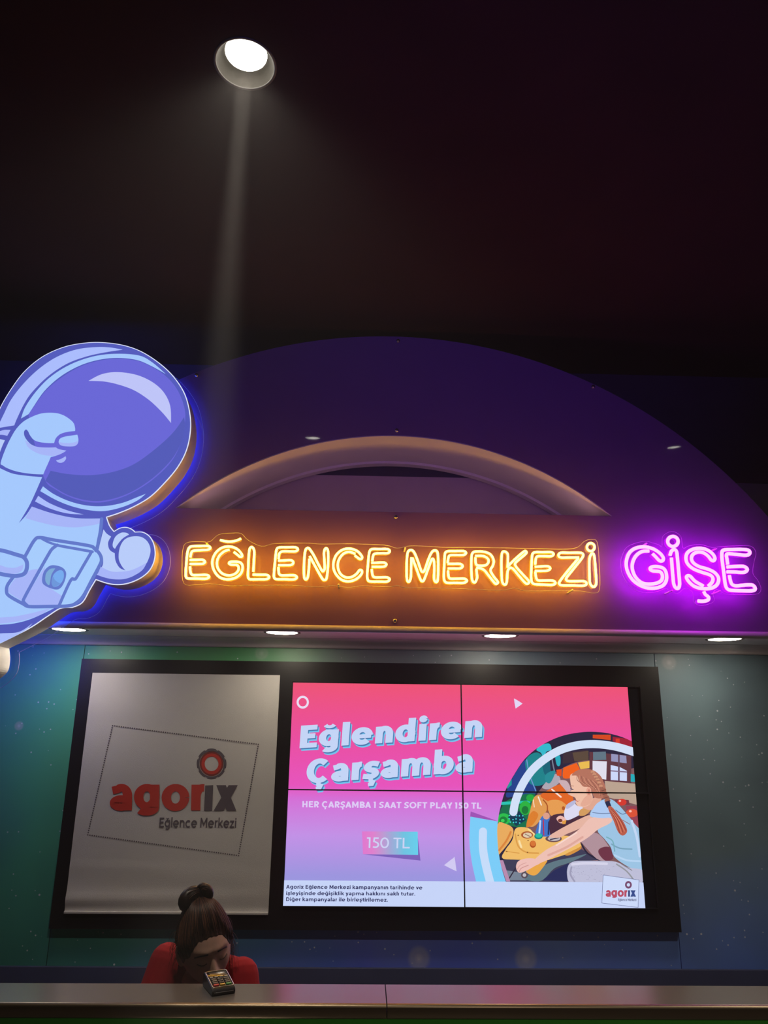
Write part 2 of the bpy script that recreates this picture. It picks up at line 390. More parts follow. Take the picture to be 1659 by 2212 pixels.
# ------------------------------------------------------------------ arched fascia with its lunette
def circ3(a, b, c):
    ax, ay, bx, by, cx, cy = a[0], a[1], b[0], b[1], c[0], c[1]
    d = 2*(ax*(by-cy)+bx*(cy-ay)+cx*(ay-by))
    ux = ((ax*ax+ay*ay)*(by-cy)+(bx*bx+by*by)*(cy-ay)+(cx*cx+cy*cy)*(ay-by))/d
    uy = ((ax*ax+ay*ay)*(cx-bx)+(bx*bx+by*by)*(ax-cx)+(cx*cx+cy*cy)*(bx-ax))/d
    return ux, uy, math.hypot(ax-ux, ay-uy)
FP = lambda x, y: (lambda p: (p.x, p.z))(at(x, y, Y_FASCIA))
ox, oz, orad = circ3(FP(470, 787), FP(880, 728), FP(1500, 965))
ix, iz, irad = circ3(FP(378, 1098), FP(848, 940), FP(1320, 1113))
def arc_pts(cx, cz, r, zmin, n, ccw=True):
    a0 = math.asin(max(-1, min(1, (zmin-cz)/r))); aa = [a0+(PI-2*a0)*i/n for i in range(n+1)]
    return [(cx+r*math.cos(a), cz+r*math.sin(a)) for a in aa]
outer = arc_pts(ox, oz, orad, Z_SOFFIT+.016, 120)
inner = arc_pts(ix, iz, irad, Z_SILL, 72)
fascia = empty('arched_fascia', (ox, Y_FASCIA, Z_SOFFIT))
tag(fascia, 'dark violet arched fascia over the counter with an arched opening and neon letters on it', 'fascia')
mb = MB()
loops = [[Vector((x, z, 0)) for x, z in outer], [Vector((x, z, 0)) for x, z in inner[::-1]]]
flat = loops[0]+loops[1]; tri = geometry.tessellate_polygon(loops)
def _or(t, P):
    a, b, c = [P[i] for i in t]; return t if (b.x-a.x)*(c.y-a.y)-(b.y-a.y)*(c.x-a.x) > 0 else t[::-1]
mb.add([(p.x, Y_FASCIA, p.y) for p in flat], [_or(t, flat) for t in tri], M_fascia)
mb.add([(p.x, Y_WALL-.013, p.y) for p in flat], [_or(t, flat)[::-1] for t in tri], M_dark)
n = len(outer); mb.add([(x, Y_FASCIA, z) for x, z in outer]+[(x, Y_WALL-.013, z) for x, z in outer], [(i, n+i, n+(i+1) % n, (i+1) % n) for i in range(n)], M_dark)
board_ = mb.build('fascia_board', fascia)
mb = MB()                                          # lining of the opening with a slim lip at the back edge
sec = [(0, 0), (.0, .012), (.47, .012), (.475, .03), (.507, .03), (.507, 0)]
sec = [(.001, .0), (.001, .006), (.10, .004), (.30, .003), (.44, .003), (.45, .016), (.505, .016), (.505, 0)]
path = inner+[inner[0]]
K_ = len(sec); vs_ = []; m_ = len(inner)
for (x, z) in inner:
    a = math.atan2(z-iz, x-ix)
    for dy, dr in sec: vs_.append((ix+(irad-dr)*math.cos(a), Y_FASCIA+dy, max(Z_SILL, iz+(irad-dr)*math.sin(a))))
mb.add(vs_, [(j*K_+i, (j+1)*K_+i, (j+1)*K_+i+1, j*K_+i+1) for j in range(m_-1) for i in range(K_-1)], M_white, False)
xa, xb = inner[-1][0], inner[0][0]
mb.add([(xa, Y_FASCIA+.002, Z_SILL+.001), (xb, Y_FASCIA+.002, Z_SILL+.001), (xb, Y_WALL-.015, Z_SILL+.001), (xa, Y_WALL-.015, Z_SILL+.001)], [(0, 1, 2, 3)], M_white)
mb.build('arch_lining', fascia)
mb = MB()                                          # metal soffit with a rolled front edge and a cove at the back
prof = [(Y_FASCIA+.02, .030), (Y_FASCIA-.012, .030), (Y_FASCIA-.020, .024), (Y_FASCIA-.022, .010), (Y_FASCIA-.020, -.004), (Y_FASCIA-.013, -.0085), (Y_FASCIA-.007, -.007), (Y_FASCIA-.004, 0), (Y_FASCIA+.36, 0)]
for i in range(9):
    a = PI/2*i/8; prof.append((Y_FASCIA+.36+.12*math.sin(a), -.045*(1-math.cos(a))))
prof += [(Y_WALL-.0135, -.047), (Y_WALL-.0135, .015)]
npf = len(prof); x0, x1 = outer[-1][0]-.02, outer[0][0]+.02
mb.add([(x, y, Z_SOFFIT+z) for x in (x0, x1) for y, z in prof], [(i, i+1, npf+i+1, npf+i) for i in range(npf-1)], M_metal, True)
mb.build('soffit_trim', fascia)
M_led = mat('cove_led', (.8, .8, .8), .5, emit=(1.0, .52, .56), estr=L_COVE)
mb = MB(); mb.box((xa+.12, Y_FASCIA+.07, Z_SILL+.002), (xb-.12, Y_FASCIA+.085, Z_SILL+.011), M_led, .002); mb.build('cove_light', fascia)
M_bolt = mat('polished_bolt', (.75, .72, .66), .18, 1.)
for px, py in ((860, 737), (857, 930), (855, 1117), (853, 1341), (425, 811), (1281, 836)):
    p = at(px, py, Y_FASCIA); b = MB(); Mx = Matrix.Rotation(PI/2, 4, 'X')
    b.lathe([(.0002, .012), (.006, .0115), (.0105, .008), (.0125, .0035), (.013, 0)], p+Vector((0, -.001, 0)), M_bolt, 24, Mx)
    b.box((p.x-.007, p.y-.0137, p.z-.0012), (p.x+.007, p.y-.0115, p.z+.0012), M_black)
    b.build('bolt', board_)

# ------------------------------------------------------------------ lamps
M_refl = mat('lamp_reflector', (.0125, .0115, .0095), .7, spec=.02, bump=(60, .08))
M_ring = mat('lamp_trim', (.06, .056, .05), .5)
M_bulb = mat('lamp_glass', (.9, .9, .9), .4, emit=(1, .93, .82), estr=L_CEIL)
def downlight(c, label):
    t = empty('ceiling_downlight', c); tag(t, label, 'downlight', 'round recessed downlights in the dark ceiling')
    a = MB(); a.lathe([(R_LAMP-.004, .004), (R_LAMP-.004, -.003), (R_LAMP+.004, -.004), (R_LAMP+.006, -.001), (R_LAMP+.006, .0)], c, M_ring); a.build('trim_ring', t)
    b = MB(); b.lathe([(R_LAMP-.004, .0), (R_LAMP-.006, .018), (.094, .036), (.080, .050), (.076, .0505)], c, M_refl); b.build('reflector', t)
    g = MB(); g.lathe([(.079, .054), (.0755, .048), (.055, .043), (.03, .041), (.0005, .040)], c, M_bulb); g.build('bulb', t)
    for nm, en, ang, bl in (('beam', L_BEAM, 6.5, .9), ('lamp_light', L_LAMP, 91, .45)):
        s = bpy.data.lights.new(nm, 'SPOT'); s.energy = en; s.color = (1, .88, .72); s.spot_size = math.radians(ang); s.spot_blend = bl; s.shadow_soft_size = .03
        o = bpy.data.objects.new(nm, s); COL.objects.link(o); o.location = c+Vector((0, 0, -.034)); o.parent = t; o.matrix_parent_inverse = Matrix.Translation(-c)
    return t
downlight(LAMPS[0], 'round recessed downlight glowing white alone in the dark ceiling')
downlight(LAMPS[1], 'ceiling downlight seen only as a bright sliver reflected above the magenta neon word')
hs = bpy.data.lights.new('front_fill', 'SPOT'); hs.energy = L_FILL; hs.color = (1, .86, .70); hs.spot_size = math.radians(104); hs.spot_blend = .5; hs.shadow_soft_size = .08  # added unseen fill spot behind the camera, brightens counter front and cashier
ho = bpy.data.objects.new('front_fill', hs); COL.objects.link(ho); ho.location = (.9, -.6, Z_CEIL-.02)
hw = bpy.data.lights.new('violet_wash', 'SPOT'); hw.energy = L_WASH; hw.color = (.22, .02, 1.0); hw.spot_size = math.radians(46); hw.spot_blend = 1.0; hw.shadow_soft_size = .25  # added unseen spot behind the camera, tints the fascia violet
hwo = bpy.data.objects.new('violet_wash', hw); COL.objects.link(hwo); hwo.location = (.5, -1.4, 2.0)
hwo.rotation_euler = (Vector((.6, Y_FASCIA, 4.25))-Vector((.5, -1.4, 2.0))).to_track_quat('-Z', 'Y').to_euler()
M_slamp = mat('soffit_lamp_glass', (.9, .9, .9), .4, emit=(1, .88, .68), estr=L_SOFFIT)
for px, py, lb in ((150, 1351, 'soffit lamp under the astronaut sign, half behind its lower edge'), (610, 1357, 'soffit lamp below the first orange neon word'),
                   (1080, 1365, 'soffit lamp below the second orange neon word'), (1565, 1377, 'soffit lamp below the magenta neon word')):
    p = at_z(px, py, Z_SOFFIT); p.y = Y_FASCIA+.096
    q = at(px, py, p.y); p.x = q.x
    t = empty('soffit_downlight', p); tag(t, lb, 'downlight', 'flat round lamps in the metal soffit')
    a = MB(); a.lathe([(.086, -.0005), (.088, -.0026), (.100, -.0022), (.104, -.0005)], p, M_ring); a.build('trim_ring', t)
    g = MB(); g.lathe([(.0866, -.0006), (.0862, -.0012), (.05, -.0014), (.0005, -.0015)], p, M_slamp); g.build('diffuser', t)
# ------------------------------------------------------------------ display board, banner, video wall
def on(Y, ox_=0, oy_=0, s=1.):                    # 2-D photo (or enlarged crop) coordinates -> plane y = Y
    return lambda p: at(ox_+p[0]/s, oy_+p[1]/s, Y)
def rect(a, b, c, d, Y):                          # axis-aligned wall rectangle (x0, z0, x1, z1) fitted to four traced corners TL TR BL BR
    A, B, C, D = [at(*q, Y) for q in (a, b, c, d)]
    return (A.x+C.x)/2, (C.z+D.z)/2, (B.x+D.x)/2, (A.z+B.z)/2
bx0, bz0, bx1, bz1 = rect((178, 1424), (1422, 1439), (104, 2005), (1472, 2015), Y_BOARD)
sx0, sz0, sx1, sz1 = rect((632, 1473), (1383, 1484), (611, 1958), (1420, 1961), Y_BOARD)
smx = at(999, 1700, Y_BOARD).x; smz = (at(700, 1705, Y_BOARD).z+at(1300, 1713, Y_BOARD).z)/2
mb = MB()
y0, y1 = Y_BOARD, Y_WALL-.0125
for a, b in (((bx0, y0, bz0), (bx1, y1, sz0-.003)), ((bx0, y0, sz1+.003), (bx1, y1, bz1)), ((bx0, y0, sz0-.003), (sx0-.003, y1, sz1+.003)), ((sx1+.003, y0, sz0-.003), (bx1, y1, sz1+.003))):
    mb.box(a, b, M_black)
tag(mb.build('display_board', origin=((bx0+bx1)/2, y0, bz0)), 'wide black display board holding the white banner and the four screens', 'display board')

# banner
nx0, nz0, nx1, nz1 = rect((199, 1455), (605, 1457), (140, 1971), (579, 1977), Y_BOARD-.006)
M_cloth = mat('banner_cloth', (.64, .62, .60), .9, bump=(260, .12), noise=(30, .03))
banner = empty('logo_banner', ((nx0+nx1)/2, Y_BOARD-.002, nz0))
tag(banner, 'pale grey fabric banner with a red and grey logo in a tilted dotted frame', 'banner')
mb = MB(); nu, nv = 46, 64; vs_ = []
def cloth_y(u, v):
    y = .0016*math.sin(v*37+u*3)*(v < .2) + .0006*math.sin(v*23+2*u) + .0006*math.sin(u*9+v*4)
    y += .006*math.exp(-((v-.055-.02*u)/.02)**2)*(.35+.65*(1-u)) - .004*math.exp(-((v-.02)/.012)**2)
    y += .004*math.exp(-(((u-.955)-(v-.93)*.5)/.018)**2)*(v > .82)
    return Y_BOARD-.008-y
for j in range(nv+1):
    for i in range(nu+1):
        u, v = i/nu, j/nv; vs_.append((nx0+(nx1-nx0)*u, cloth_y(u, v), nz0+(nz1-nz0)*v))
mb.add(vs_, [(j*(nu+1)+i, j*(nu+1)+i+1, (j+1)*(nu+1)+i+1, (j+1)*(nu+1)+i) for j in range(nv) for i in range(nu)], M_cloth, True)
k = len(vs_); mb.add([(nx0, Y_BOARD-.001, nz0), (nx1, Y_BOARD-.001, nz0), (nx1, Y_BOARD-.001, nz1), (nx0, Y_BOARD-.001, nz1)], [(3, 2, 1, 0)], M_cloth)
mb.build('cloth', banner)
mb = MB(); mb.box((nx0, Y_BOARD-.0165, nz0-.001), (nx1, Y_BOARD-.001, nz0+.012), M_cloth, .002); mb.build('bottom_hem', banner)
YB = Y_BOARD-.0098
Cb = on(YB, 90, 1400, 3.0164)
M_red = mat('red_print', (.62, .040, .026), .85); M_grey = mat('grey_print', (.115, .092, .115), .85); M_dred = mat('dark_red_print', (.22, .025, .022), .85)
mb = MB()
cs = [(462, 505), (1412, 627), (1283, 1352), (300, 1217)]
for k, nd in enumerate((66, 50, 68, 50)):
    a, b = cs[k], cs[(k+1) % 4]; ll = math.hypot(b[0]-a[0], b[1]-a[1]); ux, uy = (b[0]-a[0])/ll, (b[1]-a[1])/ll
    for i in range(nd):
        c = (a[0]+(b[0]-a[0])*i/nd, a[1]+(b[1]-a[1])*i/nd); s_ = 3.9
        mb.poly([Cb((c[0]+s_*(ux*p-uy*q), c[1]+s_*(uy*p+ux*q))) for p, q in ((-1, -1), (1, -1), (1, 1), (-1, 1))], M_grey)
mb.build('dotted_frame', banner)
mb = MB(); text(mb, 'aqor', (436, 1057), (1056, 1058), (440, 830), Cb, M_red, .27, .215, -.035, eps=.0002); mb.build('red_lettering', banner)
mb = MB()
mb.poly([Cb(p) for p in ((1066, 895), (1118, 893), (1111, 1060), (1058, 1060))], M_grey)
for e_, q in enumerate(([(1138, 893), (1200, 893), (1268, 1060), (1206, 1060)], [(1218, 893), (1278, 893), (1185, 1060), (1120, 1060)])): mb.poly([Cb(p)-Vector((0, .0003*e_, 0)) for p in q], M_grey)
text(mb, 'Eğlence Merkezi', (762, 1168), (1270, 1171), (766, 1104), Cb, M_grey, .17, .16, .02, eps=.0002)
mb.build('grey_lettering', banner)
mb = MB()
def ring(mb, pl, cx, cy, r0x, r0y, r1x, r1y, m, n=48, a0=0, a1=360):
    A, B = [], []
    for i in range(n+1):
        a = math.radians(a0+(a1-a0)*i/n); A.append((cx+r0x*math.cos(a), cy+r0y*math.sin(a))); B.append((cx+r1x*math.cos(a), cy+r1y*math.sin(a)))
    for i in range(n): mb.poly([pl(A[i]), pl(A[i+1]), pl(B[i+1]), pl(B[i])], m)
for k in range(8): ring(mb, Cb, 1107, 754, 97, 100, 80, 83, M_grey, 8, k*45+22.5+5, k*45+62.5)
for k in range(8): ring(mb, Cb, 1107, 754, 92, 95, 80, 83, M_grey, 3, k*45+62.5, k*45+72.5)
ring(mb, Cb, 1107, 754, 77, 80, 66, 68, M_dred); ring(mb, Cb, 1107, 754, 66, 68, 45, 47, M_red)
mb.build('gear_emblem', banner)

# video wall: the picture is laid out over the whole 2x2 wall and cut along the seams
YS = Y_BOARD-.002
LAYERS = {}                                        # part name -> MB
def layer(name): return LAYERS.setdefault(name, MB())
S0 = lambda z: on(YS-z*.0002)
S1 = lambda z: on(YS-z*.0002, 600, 1440, 3.318); S2 = lambda z: on(YS-z*.0002, 600, 1680, 3.318)
S3 = lambda z: on(YS-z*.0002, 980, 1440, 3.318); SP = lambda z: on(YS-z*.0002, 1050, 1600, 4.608); SL = lambda z: on(YS-z*.0002, 1270, 1880, 10.37)
M_bg = glow_ramp('screen_gradient', 2, sz0, sz1, [(0, (150, 158, 226)), (.13, (158, 150, 224)), (.30, (196, 146, 232)), (.46, (214, 112, 216)), (.52, (232, 84, 190)), (.75, (236, 78, 158)), (1, (240, 84, 118))])
bg = layer('picture_background')
cxr = at(1356, 1484, YS).x, at(1392, 1961, YS).x
sxc = sum(cxr)/2                                   # right edge of the picture; a dark strip of panel is left beside it
bg.poly([(sx0, YS, sz0), (sxc, YS, sz0), (sxc, YS, sz1), (sx0, YS, sz1)], M_bg)
mb = layer('headline_lettering')
for sh, z, m in (((13, 19), 4, glow((112, 196, 240))), ((6, 9), 6, glow((74, 124, 176))), ((0, 0), 8, glow((198, 214, 248)))):
    text(mb, 'Eğlendiren', (140, 586), (1474, 503), (152, 424), S1(z), m, .275, .215, .0, sh)
    text(mb, 'Çarşamba', (196, 838), (1406, 752), (206, 668), S1(z+.5), m, .275, .215, .0, sh)
mb = layer('line_lettering')
text(mb, 'HER ÇARŞAMBA 1 SAAT SOFT PLAY 150 TL', (172, 1008), (1462, 1019), (173, 964), S1(8), glow((224, 206, 248)), .23, .2, .03)
mb = layer('shapes')
ring(mb, S1(4), 179, 255, 44, 46, 29, 30, glow((236, 222, 246)))
mb.poly([S3(4)(p) for p in smooth([(433, 236), (440, 232), (489, 262), (489, 268), (449, 297), (443, 295)], True, 3)], glow((228, 216, 248)))
mb.poly([S2(4)(p) for p in smooth([(1262, 573), (1268, 574), (1280, 662), (1276, 668), (1199, 630), (1198, 622)], True, 3)], glow((212, 204, 244)))
mb = layer('price_badge')
mb.poly([S2(4)(p) for p in ((612, 549), (1005, 553), (1003, 420), (1023, 594))], glow((124, 98, 186)))
q0, q1 = S2(5)((605, 400)).x, S2(5)((1004, 400)).x
mb.poly([S2(5)(p) for p in ((604, 385), (1003, 387), (1006, 553), (611, 548))], glow_ramp('badge_gradient', 0, q0, q1, [(0, (226, 120, 208)), (.2, (224, 130, 206)), (.5, (164, 168, 216)), (.75, (112, 196, 226)), (1, (104, 208, 238))]))
text(mb, '150 TL', (636, 503), (950, 507), (638, 427), S2(7), glow((206, 212, 246)), .15, .14, .02)
mb = layer('caption_strip')
mb.poly([(sx0, YS-.0118, sz0), (sxc, YS-.0118, sz0), (sxc, YS-.0118, at(1200, 1904, YS).z), (sx0, YS-.0118, at(800, 1902, YS).z)], glow((200, 214, 250)))
for s_, a, b, c in (('Agorix Eğlence Merkezi kampanyanın tarihinde ve', (60, 795), (1038, 801), (61, 768)), ('işleyişinde değişiklik yapma hakkını saklı tutar.', (58, 840), (988, 845), (59, 814)), ('Diğer kampanyalar ile birleştirilemez.', (57, 884), (792, 889), (58, 857))):
    text(mb, s_, a, b, c, S2(61), glow((52, 54, 98)), .21, .19, .03)
# the photograph shown on the screens: a girl at a yellow game machine inside a big ring
BOUND = smooth([(312, 1200), (315, 1130), (330, 1030), (370, 890), (430, 780), (510, 662), (620, 570), (760, 502), (900, 472), (1020, 468), (1140, 485), (1275, 535), (1420, 640), (1480, 900), (1500, 1300), (1500, 1560), (378, 1560), (340, 1430), (320, 1320)], True, 4, (15, 16))
def s3(p): return ((1050-980+p[0]/4.608)*3.318, (1600-1440+p[1]/4.608)*3.318)      # P crop -> S3 crop
def clip(sub, win):                               # Sutherland-Hodgman against the (convex) ring outline
    def ins(p, a, b): return (b[0]-a[0])*(p[1]-a[1])-(b[1]-a[1])*(p[0]-a[0]) >= 0
    out = sub
    for i in range(len(win)):
        a, b = win[i], win[(i+1) % len(win)]; inp, out = out, []
        for k in range(len(inp)):
            p, q = inp[k-1], inp[k]
            if ins(q, a, b) != ins(p, a, b):
                dx, dy, ex, ey = q[0]-p[0], q[1]-p[1], b[0]-a[0], b[1]-a[1]
                t = ((a[0]-p[0])*ey-(a[1]-p[1])*ex)/((dx*ey-dy*ex) or 1e-9); out.append((p[0]+dx*t, p[1]+dy*t))
            if ins(q, a, b): out.append(q)
        if len(out) < 3: return []
    return out
_ar = sum(BOUND[i-1][0]*BOUND[i][1]-BOUND[i][0]*BOUND[i-1][1] for i in range(len(BOUND)))
WIN = BOUND if _ar > 0 else BOUND[::-1]
pic = layer('ring_picture'); pz = [6.0]
def pp(pts, col, sm=True, sharp=(), free=False):  # one flat patch of the picture, P-crop coordinates
    pts = smooth(pts, True, 4, sharp) if sm else pts
    q = [s3(p) for p in pts]
    if not free: q = clip(q, WIN)
    pz[0] += .16
    if len(q) >= 3: pic.poly([S3(pz[0])(p) for p in q], glow(col))
def pl(pts, w_, col, cap=True, sm=True):           # one brush line
    pts = smooth(pts, False, 4) if sm else pts; pz[0] += .16
    for r in ribbon([s3(p) for p in pts], w_*.72, None, cap): pic.poly([S3(pz[0])(p) for p in r], glow(col))
def po(cx, cy, rx, ry, col): pp(ell(cx, cy, rx, ry, 20), col, False)
pic.poly([S3(5)(p) for p in BOUND], glow((44, 38, 64)))
# darkened ring zone
pp([(240, 420), (320, 280), (400, 190), (440, 340), (500, 520), (330, 540), (200, 560)], (38, 66, 140))
pp([(395, 190), (480, 120), (560, 150), (650, 330), (560, 440), (440, 430), (400, 300)], (30, 132, 140))
pp([(500, 90), (560, 40), (630, 30), (650, 90), (600, 110), (575, 170), (545, 120)], (52, 186, 206))
pp([(690, 150), (735, 150), (740, 230), (720, 255), (700, 230)], (40, 170, 190))
pp([(560, 180), (620, 160), (640, 320), (580, 330)], (24, 100, 120))
pl([(405, 190), (430, 330), (495, 500)], 10, (110, 150, 210)); pl([(650, 140), (680, 300), (730, 400)], 12, (120, 130, 150))
pp([(770, 120), (1010, 90), (1030, 190), (900, 210), (760, 230)], (62, 46, 58), False)
pp([(860, 120), (1020, 100), (1020, 195), (880, 205)], (92, 74, 62), False)
pp([(s[0]*1., s[1]) for s in ((1062, -60), (1240, -60), (1240, -5), (1062, -25))], (214, 74, 34), False)
pp([(1260, -40), (1470, -10), (1470, 90), (1260, 5)], (160, 34, 56), False)
pp([(1290, -20), (1330, -20), (1330, 50), (1290, 40)], (216, 60, 40), False)
pp([(200, 420), (255, 380), (255, 440), (210, 480)], (36, 150, 150), False)
# bright inner disc
pp([(300, 1500), (330, 1200), (395, 860), (430, 700), (500, 545), (600, 410), (720, 300), (860, 225), (1000, 195), (1150, 198), (1280, 228), (1400, 280), (1600, 380), (1620, 1500)], (126, 88, 92), True, (0, 13))
pp([(590, 420), (690, 330), (740, 400), (640, 480), (560, 470)], (176, 168, 180))
pp([(600, 330), (690, 300), (640, 420), (590, 400)], (40, 140, 150))
pp([(700, 290), (752, 284), (750, 352), (705, 348)], (226, 76, 30), False)
pp([(770, 268), (900, 222), (935, 300), (880, 360), (770, 372)], (242, 98, 30), True, (0, 1))
pp([(915, 218), (1032, 200), (1028, 272), (940, 284)], (236, 190, 84), False)
pp([(1028, 110), (1445, 150), (1445, 430), (1190, 420), (1030, 400)], (98, 56, 66), False)
pp([(1065, 112), (1192, 108), (1196, 190), (1066, 194)], (98, 118, 134), False)
pp([(1060, 200), (1202, 206), (1196, 388), (1060, 366)], (226, 224, 240), False)
pp([(1245, 130), (1395, 150), (1400, 225), (1245, 205)], (150, 150, 190), False)
pp([(1240, 242), (1330, 262), (1402, 300), (1402, 402), (1240, 392)], (206, 218, 252), False)
pl([(1322, 140), (1322, 400)], 16, (98, 70, 90), False, False); pl([(1240, 300), (1402, 312)], 12, (130, 110, 140), False, False)
pp([(1440, 330), (1500, 340), (1500, 412), (1440, 408)], (36, 172, 186), False)
pp([(1180, 400), (1500, 430), (1510, 640), (1200, 560)], (188, 164, 146), False)
pp([(1280, 580), (1420, 590), (1430, 640), (1290, 640)], (120, 60, 70), False)
po(1352, 612, 46, 34, (214, 58, 48)); po(1332, 600, 12, 10, (250, 190, 180))
pp([(1390, 650), (1510, 650), (1520, 880), (1420, 800)], (150, 66, 84), False)
po(1452, 720, 60, 42, (218, 84, 56)); po(1436, 702, 14, 12, (252, 196, 180))
# green swirls on the left
pp([(125, 830), (135, 720), (190, 610), (300, 560), (400, 530), (490, 535), (450, 640), (420, 740), (392, 862), (250, 850)], (24, 112, 76))
pp([(150, 610), (440, 595), (440, 620), (150, 640)], (40, 196, 180), False)
po(175, 780, 66, 58, (44, 190, 78)); po(172, 790, 40, 36, (28, 130, 60)); po(166, 795, 18, 16, (60, 210, 90))
po(390, 670, 58, 70, (44, 178, 66)); po(388, 690, 34, 40, (26, 120, 56)); po(440, 570, 40, 36, (40, 170, 64))
pp([(215, 760), (330, 700), (400, 790), (300, 850)], (18, 56, 84), False)
for i in range(14): po(235+(i % 5)*34+random.uniform(-6, 6), 748+(i//5)*34+random.uniform(-6, 6), 7, 7, (70, 214, 222))
# rear machine
pp([(430, 850), (415, 790), (440, 690), (480, 560), (560, 540), (620, 600), (600, 700), (540, 790), (480, 850)], (226, 156, 84))
pp([(540, 545), (620, 490), (700, 445), (790, 430), (835, 490), (870, 600), (800, 640), (700, 640), (610, 600)], (226, 104, 40))
pp([(610, 610), (720, 590), (800, 640), (830, 690), (720, 740), (640, 740)], (232, 158, 84))
pp([(400, 850), (420, 760), (470, 700), (520, 740), (470, 830), (420, 860)], (222, 128, 48))
pl([(655, 485), (745, 560)], 16, (252, 226, 214)); pl([(520, 560), (550, 640)], 12, (252, 236, 220)); pl([(470, 590), (480, 660)], 9, (250, 226, 196))
po(770, 672, 16, 20, (180, 90, 40)); pl([(570, 590), (610, 650), (600, 760)], 12, (170, 84, 40))
pp([(500, 880), (545, 770), (580, 750), (660, 800), (668, 950), (580, 970), (500, 930)], (64, 116, 200))
pl([(540, 800), (530, 920)], 18, (190, 214, 250)); pl([(625, 810), (620, 930)], 14, (30, 40, 90)); pl([(570, 790), (575, 940)], 10, (200, 40, 60))
po(600, 750, 34, 34, (222, 160, 140))
pp([(640, 760), (800, 720), (960, 720), (1040, 760), (900, 860), (700, 960), (640, 940)], (74, 44, 62))
pp([(720, 400), (800, 400), (840, 470), (830, 540), (780, 480)], (206, 176, 182))
pp([(775, 735), (800, 650), (872, 606), (910, 650), (1030, 660), (960, 720), (860, 775), (800, 790)], (222, 220, 244))
pp([(800, 640), (880, 592), (890, 620), (810, 680)], (186, 186, 220))
pp([(935, 690), (1020, 655), (1040, 690), (990, 740), (930, 745)], (214, 158, 96))
pp([(700, 775), (740, 745), (790, 775), (790, 815), (735, 820)], (238, 186, 176)); po(738, 795, 22, 18, (120, 60, 50)); pp([(755, 800), (800, 790), (790, 830), (760, 830)], (230, 160, 70), False)
# front machine
pp([(112, 835), (200, 830), (270, 880), (250, 980), (150, 1110), (112, 1120)], (234, 172, 96))
pl([(130, 1090), (200, 1000), (245, 910)], 20, (220, 134, 62))
pp([(172, 1176), (190, 1090), (260, 990), (290, 880), (360, 860), (440, 880), (500, 945), (640, 955), (760, 945), (860, 960), (945, 1030), (930, 1075), (800, 1130), (600, 1195), (420, 1190)], (242, 190, 106))
pl([(290, 930), (320, 1050), (400, 1110), (520, 1120)], 14, (222, 158, 76)); pl([(330, 1000), (350, 1060)], 20, (252, 224, 168)); pl([(190, 1100), (330, 1120)], 8, (222, 158, 76))
pl([(420, 880), (480, 930)], 14, (252, 220, 150))
po(408, 938, 60, 36, (176, 92, 50)); po(412, 940, 44, 26, (226, 206, 176)); pl([(390, 930), (440, 955)], 8, (140, 110, 100))
po(522, 952, 42, 30, (18, 132, 122)); po(524, 944, 34, 22, (40, 190, 166)); po(466, 1030, 32, 36, (176, 82, 36)); po(468, 1022, 27, 28, (216, 118, 56))
po(672, 976, 82, 34, (110, 80, 84)); po(676, 974, 62, 24, (196, 186, 190)); pl([(640, 985), (720, 965)], 12, (70, 60, 80))
for q in ((320, 942), (418, 995), (206, 1102), (412, 1112)): po(*q, 7, 6, (130, 80, 40))
pp([(175, 1180), (420, 1188), (620, 1188), (800, 1130), (950, 1080), (1140, 1185), (830, 1215), (810, 1420), (200, 1420)], (64, 62, 88), False)
pp([(200, 1290), (330, 1310), (420, 1300), (400, 1390), (230, 1390)], (120, 132, 150), False)
pp([(390, 1360), (520, 1270), (680, 1200), (860, 1160), (1000, 1130), (840, 1210), (680, 1270), (560, 1390), (420, 1390)], (96, 120, 132))
pp([(560, 1390), (680, 1290), (820, 1220), (830, 1400)], (42, 46, 90), False)
pl([(230, 1370), (300, 1260)], 12, (50, 40, 60)); pl([(950, 1030), (1010, 1120), (1130, 1190)], 16, (40, 36, 60))
pp([(170, 1190), (130, 1190), (200, 1400), (240, 1400)], (186, 140, 176), False)
pp([(400, 1290), (520, 1225), (610, 1190), (560, 1270), (500, 1335), (440, 1335)], (236, 168, 74))
po(382, 1338, 34, 32, (90, 74, 84)); po(382, 1338, 18, 18, (196, 190, 196))
pp([(790, 1130), (930, 1060), (945, 1030), (940, 1080), (830, 1140)], (212, 146, 66))
# the girl
pp([(940, 980), (1040, 920), (1120, 930), (1200, 1020), (1270, 1160), (1130, 1190), (1010, 1080)], (178, 146, 156))
pp([(1125, 1080), (1190, 1055), (1250, 1075), (1265, 1170), (1190, 1195), (1125, 1130)], (112, 54, 72))
pp([(625, 955), (720, 890), (820, 835), (930, 780), (1030, 740), (1050, 790), (940, 870), (800, 930), (730, 965)], (232, 182, 164))
pp([(1036, 752), (1090, 630), (1150, 592), (1230, 580), (1300, 620), (1400, 730), (1480, 830), (1530, 900), (1548, 1100), (1560, 1292), (1430, 1262), (1280, 1160), (1240, 1060), (1180, 980), (1110, 890), (1200, 800)], (158, 198, 230))
pl([(1250, 1030), (1330, 1070), (1450, 1080)], 14, (122, 164, 190)); pl([(1280, 1140), (1400, 1190), (1540, 1200)], 18, (184, 214, 244)); pl([(1450, 800), (1500, 960), (1530, 1150)], 24, (196, 216, 246)); pl([(1200, 960), (1260, 1000), (1280, 1100)], 12, (120, 176, 190))
pp([(960, 655), (1030, 590), (1110, 560), (1150, 580), (1100, 640), (1050, 690), (990, 680)], (226, 168, 146))
pp([(475, 1195), (600, 1085), (740, 1010), (850, 940), (950, 860), (1050, 765), (1240, 770), (1235, 820), (1120, 880), (1020, 960), (900, 1035), (720, 1130), (545, 1215)], (240, 194, 182))
